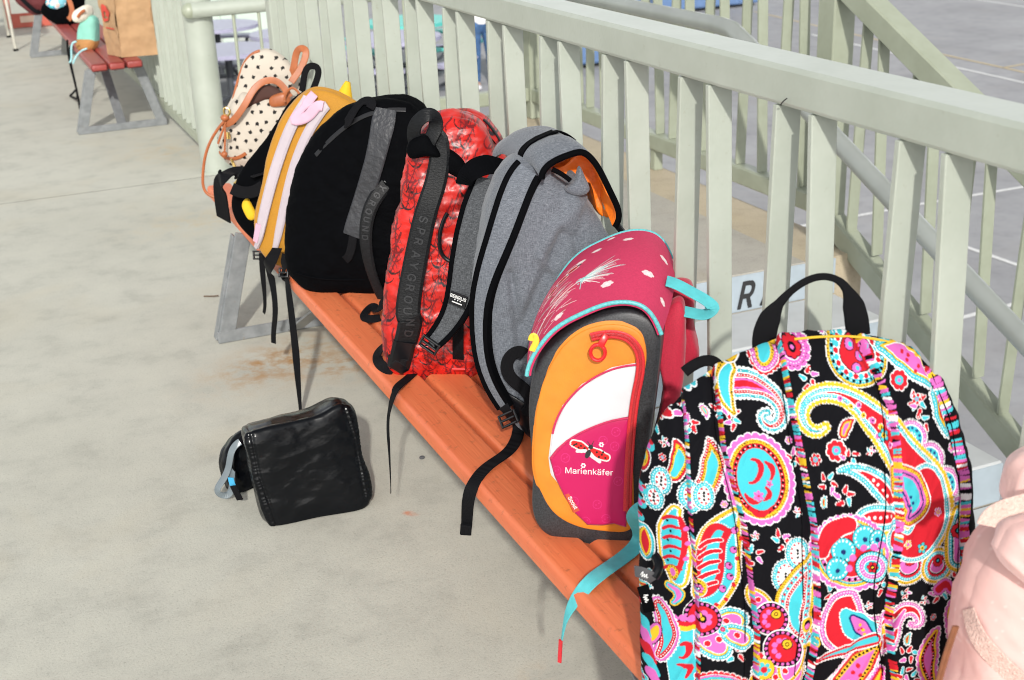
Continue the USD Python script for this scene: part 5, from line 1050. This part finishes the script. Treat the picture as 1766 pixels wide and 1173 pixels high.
Q = np.array([at(478, 428, z=.42), at(466, 452, z=.39), at(468, 480, x=-.010), at(474, 520, x=-.012), at(473, 560, x=-.013), at(472, 592, x=-.013)]); obj('hanging_strap', ribbon(Q, (-.8, -.6, 0), .018, .002, 50, widths=[.032, .034, .026, .018, .017, .016]), M_blackweb, mb)

# ------------------------------------------------------------------ cream backpack with little black cats
F = Frame(at(418, 292, y=3.86), 24, 4)
cb = thing('cat_print_backpack', 'cream drawstring backpack dotted with small black cat shapes, tan leather trim', 'backpack', F.o)
M_tan = mat('tan_leather', (.34, .10, .032), .45, .15, 30, .3, 300)
CR = (.47, .42, .355)
def cats(XY, seed):
    P = Print(XY, CR); r = np.random.default_rng(seed)
    for yy in np.arange(70, 310, 15.5):
        for xx in np.arange(360, 540, 19):
            x, y = xx + r.normal() * 2.2 + (9.5 if int(yy / 15.5) % 2 else 0), yy + r.normal() * 2; k = r.random() * 6.28; c, s = math.cos(k), math.sin(k); R_ = lambda a, b: (x + a * c - b * s, y + a * s + b * c)
            g = Point(x, y).buffer(3.0).union(Polygon([R_(-2.6, 0), R_(-3.2, -4.2), R_(-.2, -1.6)])).union(Polygon([R_(2.6, 0), R_(3.2, -4.2), R_(.2, -1.6)])); P.poly(g, (.02, .018, .018))
    return P.C
v, f, uv = blob(F, [(398, 284), (380, 262), (376, 236), (384, 205), (400, 180), (425, 160), (455, 152), (490, 160), (520, 178), (532, 220), (520, 270), (470, 296), (430, 296)], .06, .08, nt=420, nr=110, p=2.2)
XYc = survey(F.W(uv[:, 0], uv[:, 1], .03)); v = crumple(v, f, .007, 16, 2)
nn_ = vnormals(v, f); top = np.clip((190 - XYc[:, 1]) / 40, 0, 1); ang = np.arctan2(XYc[:, 0] - 455, 300 - XYc[:, 1]); v = v + nn_ * (.006 * top * np.sin(ang * 38))[:, None]
cv = (v, f); obj('body', cv, M_print, cb, color=cats(XYc, 2))
G = Frame(F.o - F.n * .03, 24, 4)
w2, f2, uv2 = blob(G, [(392, 206), (400, 170), (412, 130), (424, 102), (444, 88), (468, 88), (492, 104), (512, 130), (520, 165), (500, 180), (470, 140), (446, 142), (420, 176), (402, 212)], .03, .03, nt=300, nr=60, p=2.4, smooth_outline=True); w2 = crumple(w2, f2, .004, 20, 4)
fl = obj('flap', (w2, f2), M_print, cb, color=cats(survey(G.W(uv2[:, 0], uv2[:, 1], .02)), 5))
P = np.array([F.pt(*q, o) for q, o in (((384, 214), .066), ((396, 212), .076), ((412, 196), .082), ((426, 174), .08), ((440, 152), .07), ((457, 140), .06), ((476, 140), .055), ((490, 152), .055), ((500, 168), .055))]); obj('leather_edge', ribbon(P, G.n, .019, .004, 60), M_tan, fl)
P = np.array([G.pt(*q, .012) for q in ((395, 206), (404, 165), (414, 128), (428, 100), (448, 88))]); obj('leather_piping', tube(P, .0045, 8, 40), M_tan, fl)
w3, f3, _ = blob(F, [(424, 186), (440, 162), (456, 146), (478, 148), (492, 162), (470, 168), (444, 178)], .012, .02, nt=80, nr=12); obj('opening', (w3 + F.n * .040, f3), mat('dark_brown_lining', (.05, .016, .010), .8), cb)
w3, f3, _ = blob(F, [(470, 168), (484, 158), (500, 158), (506, 172), (488, 180), (472, 178)], .012, .02, nt=80, nr=12); obj('leather_tab', (w3 + F.n * .052, f3), M_tan, cb)
P = np.array([F.pt(*q, o) for q, o in (((497, 130), -.02), ((508, 108), -.01), ((518, 84), .0), ((526, 86), .01), ((524, 106), .02), ((512, 128), .03), ((502, 142), .04))]); obj('handle', ribbon(P, F.n + F.w * .3, .020, .004, 50), M_tan, cb)
for pts, r in (([(388, 208), (372, 228), (356, 262), (350, 300), (354, 330), (370, 340)], .0042), ([(390, 210), (384, 225), (376, 248)], .0032), ([(388, 216), (388, 240), (387, 270)], .0032), ([(492, 176), (494, 160), (504, 152), (516, 162), (521, 178)], .0036)):
    P = np.array([F.pt(*q, .075) for q in pts]); obj('drawstring', tube(P, r, 8, 40), M_tan, cb)
s_ = trimesh.creation.icosphere(2, .013); s_.apply_scale((1, 1, .8)); s_.apply_translation(F.pt(388, 203, .078)); obj('knot', s_, M_tan, cb)
s_ = trimesh.creation.icosphere(2, .009); s_.apply_translation(F.pt(387, 266, .078)); obj('tassel', s_, M_tan, cb)
P, N = on(cv, [(380, 262), (392, 272), (408, 272), (424, 264)], .003, F, .05); obj('leather_base', ribbon(P, N, .010, .004, 30), M_tan, cb)
P = np.array([F.pt(*q, .082) for q in ((388, 186), (394, 188), (396, 196), (390, 200))]); obj('gold_ring', tube(P, .003, 8, 24, closed=True), M_brass, cb)
P = np.array([F.pt(393, 228, .072), F.pt(394, 240, .075)]); obj('gold_emblem', tube(P, .006, 8, 4), M_brass, cb)
P = np.array([F.pt(399, 274, .066), F.pt(402, 282, .066), F.pt(406, 290, .07)]); obj('gold_clasp', tube(P, .004, 8, 10), M_brass, cb)

# ------------------------------------------------------------------ lunch bag on the floor
F = Frame(at(550, 888, z=.0) + np.array([0, 0, .006]), 4, 9)
F.w = F.w; lbag = thing('lunch_bag', 'small shiny black lunch bag standing on the concrete in front of the bench', 'bag', F.o)
q_out = [(470, 911), (452, 880), (438, 830), (428, 775), (424, 748), (440, 742), (500, 728), (560, 710), (592, 698), (604, 704), (616, 745), (628, 800), (637, 848), (632, 862), (580, 884), (510, 903)]
v, f, uv = blob(F, q_out, .016, .085, nt=420, nr=90, p=6, pb=7, taper=.03, edge=.2, ns=30)
v = crumple(v, f, .010, 6, 14); v = crumple(v, f, .0022, 18, 15, (1, 1, 1.5)); XYl = survey(F.W(uv[:, 0], uv[:, 1], .01)); nn_ = vnormals(v, f)
d = Polygon(q_out).exterior; 
sv = np.zeros(len(v))
for S, cnt in (([(426, 748), (440, 820), (470, 905)], 26), ([(600, 704), (618, 760), (634, 855)], 26)):
    lnS = LineString(S); pp_ = shapely.points(XYl); dd = shapely.distance(lnS, pp_); tt_ = shapely.line_locate_point(lnS, pp_); sv += .0005 * np.sin(tt_ * .9 + 2 * np.sin(tt_ * .21)) * np.exp(-(dd / 8) ** 2) - .0016 * np.exp(-((dd - 7) / 3) ** 2)
v = v + nn_ * sv[:, None]; v[:, 2] = np.maximum(v[:, 2], .002); lv_ = (v, f); obj('body', lv_, M_satin, lbag)
G = Frame(at(400, 850, z=0) + np.array([.02, 0, .004]), -38, 6)
w2, f2, _ = blob(G, [(474, 908), (436, 886), (412, 852), (396, 804), (400, 776), (426, 746), (448, 800)], .018, .04, nt=140, nr=30); w2 = crumple(w2, f2, .006, 24, 3); w2[:, 2] = np.maximum(w2[:, 2], .003); obj('gathered_end', (w2, f2), M_satin, lbag)
M_smoke = mat('smoky_plastic', (.13, .155, .17), .2, .1, 10, .1)
P = np.array([at(*q, y=2.64) for q in ((414, 762), (400, 778), (394, 806), (384, 828), (376, 850), (392, 854), (400, 838), (402, 810))]); obj('bottle_loop', ribbon(P, (-.7, -.7, .2), .015, .004, 50), M_smoke, lbag)
P = np.array([at(*q, y=2.61) for q in ((398, 824), (402, 838), (408, 848))]); obj('blue_tag', ribbon(P, (-.6, -.7, .2), .014, .003, 12), mat('blue_tag', (.05, .35, .60), .5), lbag)
P = np.array([at(*q, y=2.60) for q in ((402, 838), (408, 850), (414, 862))]); obj('pull_tab', ribbon(P, (-.6, -.7, .2), .016, .003, 12), M_blackweb, lbag)
P = np.array([at(519, 716, x=-.03), at(522, 722, x=-.03), at(520, 730, x=-.03)])

# ------------------------------------------------------------------ things on the far bench
M_kraft = mat('kraft_paper', (.37, .225, .115), .85, .12, 9, .5, 30, .004)
P0 = at(214, 99, z=.362)
F = Frame(P0 + np.array([.01, .0, 0]), 8, 2)
pb_ = thing('paper_bag', 'brown paper shopping bag with a round red emblem standing on the far bench', 'paper bag', F.o)
bw = F.loc(272, 92)[0]; 
ha, hb = -.145, bw + .0
H = .46; v1 = []
def sheet(Pts, nu, nv, amp, sd):
    A, B_, C_, D_ = map(np.asarray, Pts); s, t = np.meshgrid(np.linspace(0, 1, nu), np.linspace(0, 1, nv)); s, t = s.ravel()[:, None], t.ravel()[:, None]
    V = (A * (1 - s) + B_ * s) * (1 - t) + (D_ * (1 - s) + C_ * s) * t
    i, j = np.meshgrid(np.arange(nv - 1), np.arange(nu - 1), indexing='ij'); q = i * nu + j
    f = np.vstack([np.stack([q, q + 1, q + nu], -1).reshape(-1, 3), np.stack([q + 1, q + nu + 1, q + nu], -1).reshape(-1, 3)])
    n = vnormals(V, f); V = V + n * (amp * (meshkit.fbm(V * 13, 4, sd) - .5))[:, None] * np.sin(np.pi * np.clip(t, .02, .98)) ** .3; return V, f
uA, uB = -.02, bw
dep = .17
c0, c1 = F.W(uA, 0, 0), F.W(uB, 0, 0); e = np.array([-.05, .155, 0])
c2, c3 = c1 + e, c0 + e; up = np.array([0, 0, H])
faces = [(c0, c1, c1 + up, c0 + up), (c3, c0, c0 + up, c3 + up), (c1, c2, c2 + up, c1 + up), (c2, c3, c3 + up, c2 + up), (c0, c3, c2, c1)]
shs = [shell(*sheet(q, 40, 56, .034 if k < 4 else .0, k), .0012) for k, q in enumerate(faces)]
obj('body', cat(*shs), M_kraft, pb_, smooth=40)
bf = Frame(c3 + np.array([0, 0, 0]), 0, 0)
M_redink = mat('red_ink', (.50, .05, .03), .8, .2, 30)
# emblem: rough red rounded triangle with a lighter figure
eo = F.loc(176, 24)
nn_ = np.cross(c0 - c3, up); nn_ /= np.linalg.norm(nn_); uu = (c0 - c3) / np.linalg.norm(c0 - c3)
g = Polygon([(-.030, .03), (-.02, .042), (.012, .036), (.04, .012), (.02, -.022), (-.018, -.030), (-.032, -.01)]).buffer(.004).buffer(-.003)
hole = Point(-.004, .004).buffer(.010).union(LineString([(-.014, -.012), (.014, -.01)]).buffer(.005)); g2 = g.difference(hole)
m = trimesh.creation.extrude_polygon(g2 if g2.geom_type == 'Polygon' else g, .0008, engine='earcut'); q = np.array(m.vertices)
ctr = c3 + (c0 - c3) * .42 + np.array([0, 0, .205])
obj('emblem', (ctr + q[:, :1] * uu * 1.2 + q[:, 1:2] * np.array([0, 0, 1.2]) + (q[:, 2:3] + .012) * nn_, np.array(m.faces)), M_redink, pb_, smooth=False)
m = trimesh.creation.box((.09, .006, .0008)); q = np.array(m.vertices); ctr2 = c3 + (c0 - c3) * .6 + np.array([0, 0, .14]); obj('print_line', (ctr2 + q[:, :1] * uu + q[:, 1:2] * np.array([0, 0, 1.0]) + (q[:, 2:3] + .012) * nn_, np.array(m.faces)), M_redink, pb_, smooth=False)
for k in (0, 1):
    a = (c0 * .7 + c1 * .3 if k == 0 else c3 * .7 + c2 * .3) + up; b = (c0 * .3 + c1 * .7 if k == 0 else c3 * .3 + c2 * .7) + up
    obj('handle', tube(np.array([a - [0, 0, .03], a + [0, 0, .06], (a + b) / 2 + [0, 0, .10], b + [0, 0, .06], b - [0, 0, .03]]), .003, 8, 24), M_kraft, pb_)
F = Frame(at(142, 84, z=.362), 30, 4)
tb = thing('toy_backpack', 'small mint green, white and brown backpack beside the paper bag', 'backpack', F.o)
for nm, o, fr, m in (('body', [(137, 80), (134, 62), (137, 44), (146, 32), (160, 28), (166, 52), (158, 82)], .03, mat('mint_cloth', (.20, .48, .39), .7)), ('base', [(134, 84), (133, 70), (150, 64), (164, 68), (160, 86), (146, 89)], .036, mat('caramel_cloth', (.36, .17, .05), .7)),
                 ('front_patch', [(130, 36), (128, 26), (138, 14), (152, 10), (156, 24), (144, 38)], .06, mat('cream_cloth', (.72, .66, .55), .7))):
    w, f, _ = blob(F, o, fr, .06, nt=90, nr=18); obj(nm, (crumple(w, f, .004, 20, 1), f), m, tb)
obj('opening', tube(np.array([F.pt(*q, .066) for q in ((134, 30), (138, 24), (146, 18))]), .008, 8, 12), M_tan, tb)
for pts in ([(150, 84), (138, 90), (130, 100), (126, 110)], [(132, 72), (126, 74), (123, 90), (120, 108)]):
    obj('cord', tube(np.array([F.pt(*q, .09) for q in pts]), .005, 8, 20), mat('pale_blue_cord', (.30, .55, .58), .6), tb)
for pts in ([(116, 70), (119, 100), (126, 130), (132, 155), (126, 168), (121, 166), (128, 158), (134, 165), (138, 188)], [(124, 80), (122, 108), (130, 145)]):
    obj('hanging_cord', tube(np.array([at(*q, x=-.04) for q in pts]), .006, 8, 40), M_blackweb, tb)
F = Frame(at(100, 40, z=.362), 30, 4)
tb = thing('dark_bag', 'black bag with a turquoise patterned cloth on the far bench', 'bag', F.o)
w, f, _ = blob(F, [(76, 22), (80, 5), (100, -20), (135, -30), (140, 10), (128, 42), (100, 40), (84, 30)], .07, .07, nt=110, nr=24); w = crumple(w, f, .016, 9, 2); obj('body', (w, f), M_black, tb)
w, f, uv = blob(F, [(86, 8), (90, -8), (112, -18), (126, -6), (120, 12), (104, 18), (94, 14)], .10, .02, nt=160, nr=40); XY = survey(F.W(uv[:, 0], uv[:, 1], .03)); Pq_ = Print(XY, (.20, .50, .60))
rq = np.random.default_rng(4); 
for k in range(60): Pq_.dots([(84 + 44 * rq.random(), -20 + 42 * rq.random())], 2.2 + 1.5 * rq.random(), [(.75, .78, .8), (.1, .55, .6), (.75, .55, .5), (.12, .3, .5)][k % 4])
obj('patterned_cloth', (crumple(w, f, .008, 16, 3), f), M_print, tb, color=Pq_.C)
P = np.array([F.pt(*q, .1) for q in ((116, -5), (122, 8), (124, 20), (118, 34))]); obj('strap', ribbon(P, F.n, .03, .004, 20), M_tan, tb)
F = Frame(at(62, 22, z=.362), 30, 4)
tb = thing('maroon_bag', 'dark maroon bag hanging over the end of the far bench', 'bag', F.o)
w, f, _ = blob(F, [(28, -2), (34, -30), (70, -40), (90, -20), (84, 12), (62, 26), (44, 14)], .08, .07, nt=110, nr=24); obj('body', (crumple(w, f, .014, 9, 6), f), mat('maroon_cloth', (.09, .012, .014), .8), tb)
P, N = on((w, f), [(34, -8), (50, 8), (68, 16)], .012, F, .09); obj('strap', ribbon(P, N, .03, .004, 20), M_blackweb, tb)
# chair legs and red frame at the far left
ch = thing('chair', 'chair with thin pale metal legs at the far left end of the walkway', 'chair', (-.35, 10.6, 0))
for (a, b, c) in (((27, 85, 0), (22, 0, .42), 0), ((15, 62, 0), (10, -20, .42), 0)):
    B0 = at(a[0], a[1], z=.012); T0 = B0 + np.array([-.01, .02, .46]); obj('leg', tube(np.array([B0, T0]), .011, 10, 3), mat('pale_steel', (.6, .58, .5), .3, metallic=.6) if c == 0 and a[0] == 27 else UsdShade.Material.Get(stage, '/World/Looks/pale_steel'), ch)
    cyl = trimesh.creation.cylinder(.017, .014, sections=12); cyl.apply_translation(B0 + [0, 0, -.004]); obj('foot', cyl, M_black, ch)
for dx in (.0, -.012):
    B0 = at(27 if dx == 0 else 15, 85 if dx == 0 else 62, z=.012) + np.array([-.42, .05, 0]); obj('leg', tube(np.array([B0, B0 + np.array([0, 0, .46])]), .011, 10, 3), UsdShade.Material.Get(stage, '/World/Looks/pale_steel'), ch)
obj('seat', rbox(at(27, 85, z=0) + [-.44, -.03, .455], at(27, 85, z=0) + [.02, .72, .485], .012), M_plankr, ch)
b0 = at(27, 85, z=0); obj('backrest', rbox(b0 + [-.44, .70, .60], b0 + [.02, .72, .85], .008), M_plankr, ch)
for s in (-.42, 0): obj('back_post', tube(np.array([b0 + [s, .70, .46], b0 + [s, .71, .84]]), .011, 10, 3), UsdShade.Material.Get(stage, '/World/Looks/pale_steel'), ch)
rf = thing('clothes_rack', 'red painted metal rack with a small pale label standing past the far bench', 'rack', (0, 11.6, 0))
a, b = at(18, 50, z=0), at(95, 44, z=0); M_redp = mat('red_frame_paint', (.42, .08, .05), .5)
obj('bottom_bar', bar(a + [0, 0, .06], b + [0, 0, .06], .04, .11), M_redp, rf); obj('upright', bar(a + [0, 0, .0], a + [0, 0, 1.1], .05, .05, up=(0, 1, 0)), M_redp, rf); obj('upright', bar(b + [0, 0, .0], b + [0, 0, 1.1], .05, .05, up=(0, 1, 0)), M_redp, rf)
obj('diagonal', bar(a * .35 + b * .65 + [0, 0, .1], a * .6 + b * .4 + [0, 0, .8], .05, .04, up=(0, 1, 0)), M_redp, rf); obj('top_bar', bar(a + [0, 0, 1.1], b + [0, 0, 1.1], .05, .05), M_redp, rf)
m_ = a * .55 + b * .45 + [0, -.022, .07]; obj('label_plate', rbox(m_ + [-.07, -.004, -.025], m_ + [.07, 0, .025], .001), mat('label_cream', (.6, .45, .35), .5), rf)

# ------------------------------------------------------------------ courtyard: tables, wall, containers, a child
M_purple = mat('lilac_coating', (.36, .35, .47), .45, .08, 14, .2)
M_teal = mat('teal_coating', (.10, .50, .44), .45, .08, 14, .2)
M_dk = mat('dark_table_steel', (.06, .065, .075), .4)
def table_proto(name, label, loc, m, rot=0, group='picnic tables in the courtyard'):
    t = thing(name, label, 'picnic table', loc, group)
    def cyl(r, h, z, x=0, y=0, s=48):
        c = trimesh.creation.cylinder(r, h, sections=s); c.apply_translation((x + loc[0], y + loc[1], z + loc[2])); return c
    obj('top', cyl(.62, .05, .70), m, t)
    obj('column', cyl(.05, .66, .345), M_dk, t); obj('foot_ring', cyl(.30, .02, .012), M_dk, t)
    for k in range(4):
        a = rot + k * math.pi / 2; th = np.linspace(a - .55, a + .55, 16)
        P = np.c_[loc[0] + .98 * np.cos(th), loc[1] + .98 * np.sin(th), np.full(16, loc[2] + .43)]
        obj('seat', ribbon(P, (0, 0, 1), .26, .045, 20), m, t)
        obj('seat_arm', tube(np.array([[loc[0] + .05 * math.cos(a), loc[1] + .05 * math.sin(a), loc[2] + .12], [loc[0] + .7 * math.cos(a), loc[1] + .7 * math.sin(a), loc[2] + .12], [loc[0] + .97 * math.cos(a), loc[1] + .97 * math.sin(a), loc[2] + .40]]), .025, 10, 14), M_dk, t)
    return t
def on_ground(px, py, z=0): q = at(px, py, z=GZ + z); return (q[0], q[1], GZ)
GT = 'lilac picnic tables in the courtyard'
table_proto('picnic_table', 'nearest round lilac picnic table, seen just past the round column', on_ground(392, 88, .70), M_purple, .4)
table_proto('picnic_table', 'second round lilac picnic table, behind the nearest one', on_ground(372, 46, .70), M_purple, .9)
table_proto('picnic_table', 'lilac picnic table half hidden by the railing end post', on_ground(508, 58, .70), M_purple, .1)
table_proto('picnic_table', 'teal picnic table seen between the pickets', on_ground(704, 38, .70), M_teal, .5)
table_proto('picnic_table', 'lilac picnic table seen between the pickets, in front of the teal one', on_ground(680, 66, .70), M_purple, .8)
wl = thing('mint_building', 'pale mint school building wall behind the picnic tables', 'building', (1.5, 17, GZ))
M_mint = mat('mint_stucco', (.52, .60, .53), .8, .05, 5, .4, 120)
obj('wall', rbox((-7, 23.0, GZ), (4.9, 23.3, 4.2), .01), M_mint, wl)
obj('plinth', rbox((-7, 22.985, GZ), (4.92, 22.999, GZ + .12), .002), mat('plinth_grey', (.4, .42, .4), .8), wl)
obj('pilaster', rbox((3.75, 22.90, GZ), (4.0, 22.999, 4.0), .008), M_mint, wl)
obj('pilaster', rbox((1.6, 22.90, GZ), (1.85, 22.999, 4.0), .008), M_mint, wl)
M_blue = mat('blue_plastic', (.10, .17, .32), .45, .1, 10, .2)
def container(px, py, w, d, h, label):
    x, y, z = on_ground(px, py); t = thing('blue_container', label, 'container', (x, y, z), 'blue containers on the playground')
    obj('body', rbox((x, y, z + .06), (x + w, y + d, z + h), .03), M_blue, t); obj('lid', rbox((x - .02, y - .03, z + h + .001), (x + w + .02, y + d, z + h + .05), .02), M_blue, t)
    for k in range(4):
        c = trimesh.creation.cylinder(.03, .03, sections=14); c.apply_transform(trimesh.transformations.rotation_matrix(math.pi / 2, (0, 1, 0))); c.apply_translation((x + (.1 if k % 2 else w - .1), y + (.08 if k < 2 else d - .08), z + .03)); obj('wheel', c, M_black, t)
    for k in range(3): obj('rib', rbox((x + w * (.2 + .3 * k) - .02, y - .012, z + .12), (x + w * (.2 + .3 * k) + .02, y - .001, z + h - .05), .004), M_blue, t)
container(892, 132, .5, .7, 1.3, 'narrow blue container standing on the playground, left of the others')
container(1004, 120, .7, .7, 1.2, 'blue container on the playground in the middle of the three')
container(1136, 28, 2.1, .9, 1.3, 'wide blue container farthest off on the playground behind the handrail')
# child standing in the courtyard
px_, py_, _z = on_ground(834, 152)
ps = thing('person', 'person in white shirt and blue jeans standing in the courtyard, seen between the pickets', 'person', (px_, py_, GZ))
S_ = 1.58 / 1.75
def J(x, y, z): return np.array([px_ + x * S_, py_ + y * S_, GZ + z * S_])
def bones(bs):
    out = None
    for a, ra, b, rb_ in bs:
        s1 = m3.Manifold.sphere(ra * S_, 20).translate(tuple(J(*a))); s2 = m3.Manifold.sphere(rb_ * S_, 20).translate(tuple(J(*b))); h = m3.Manifold.batch_hull([s1, s2]); out = h if out is None else out + h
    q = out.refine_to_length(.02).to_mesh(); m = trimesh.Trimesh(np.array(q.vert_properties[:, :3]), np.array(q.tri_verts)); trimesh.smoothing.filter_taubin(m, iterations=8); return m
hipL, hipR = (-.09, 0, .90), (.09, .02, .90)
kL, kR, aL, aR = (-.10, -.02, .50), (.13, .0, .50), (-.09, .02, .09), (.17, .06, .09)
M_skin = mat('skin', (.48, .28, .20), .5, .05, 10, .1)
body_b = [(hipL, .08, kL, .055), (kL, .053, aL, .036), (hipR, .08, kR, .055), (kR, .053, aR, .036), (aL, .036, (-.10, -.10, .04), .03), (aR, .036, (.20, -.06, .04), .03), (hipL, .09, hipR, .09), ((0, .01, .93), .11, (0, 0, 1.2), .125), ((-.13, 0, 1.38), .055, (.13, 0, 1.38), .055), ((0, 0, 1.2), .125, (0, 0, 1.36), .09), ((0, 0, 1.40), .05, (0, -.01, 1.52), .048),
          ((0, -.01, 1.60), .088, (0, -.015, 1.66), .09), ((0, -.03, 1.56), .06, (0, -.01, 1.62), .08), ((-.17, 0, 1.38), .05, (-.21, .03, 1.12), .04), ((-.21, .03, 1.12), .038, (-.20, -.05, .90), .028), ((.17, 0, 1.38), .05, (.21, .03, 1.12), .04), ((.21, .03, 1.12), .038, (.20, -.05, .90), .028)]
for s in (-1, 1):
    body_b += [((s * .20, -.05, .90), .028, (s * .20, -.07, .83), .03)]
    for k, (dx, ln) in enumerate(((-.022, .05), (-.007, .065), (.008, .06), (.022, .05))): body_b.append(((s * .20 + dx * .6, -.072, .82), .011, (s * .20 + dx * .8, -.085, .82 - ln), .009))
    body_b.append(((s * .19, -.09, .85), .012, (s * .18, -.115, .81), .010)); body_b.append(((s * .088, -.01, 1.60), .014, (s * .092, .0, 1.63), .016))
body_b.append(((0, -.10, 1.61), .014, (0, -.115, 1.585), .013))
obj('body', bones(body_b), M_skin, ps)
obj('jeans', bones([(hipL, .092, kL, .066), (kL, .066, (-.09, .02, .12), .052), (hipR, .092, kR, .066), (kR, .066, (.165, .055, .12), .052), (hipL, .10, hipR, .10), ((0, .01, .93), .118, (0, .01, 1.0), .118)]), mat('blue_denim', (.035, .09, .20), .8, .3, 20, .4, 300), ps)
obj('shirt', bones([((0, .01, 1.0), .132, (0, 0, 1.2), .136), ((0, 0, 1.2), .136, (0, 0, 1.37), .10), ((-.14, 0, 1.385), .066, (.14, 0, 1.385), .066), ((-.16, 0, 1.385), .064, (-.20, .025, 1.2), .058), ((.16, 0, 1.385), .064, (.20, .025, 1.2), .058)]), mat('white_cotton', (.75, .75, .76), .8), ps)
obj('hair', bones([((0, .02, 1.64), .096, (0, .03, 1.67), .096), ((0, .05, 1.58), .075, (0, .04, 1.64), .09)]), mat('brown_hair', (.05, .028, .016), .6, .3, 60, .6), ps)
for s, (x, y) in ((-1, (-.10, -.06)), (1, (.19, -.02))): obj('shoe', bones([((x, y + .08, .045), .046, (x + .01 * s, y - .06, .036), .036)]), M_whitec, ps)
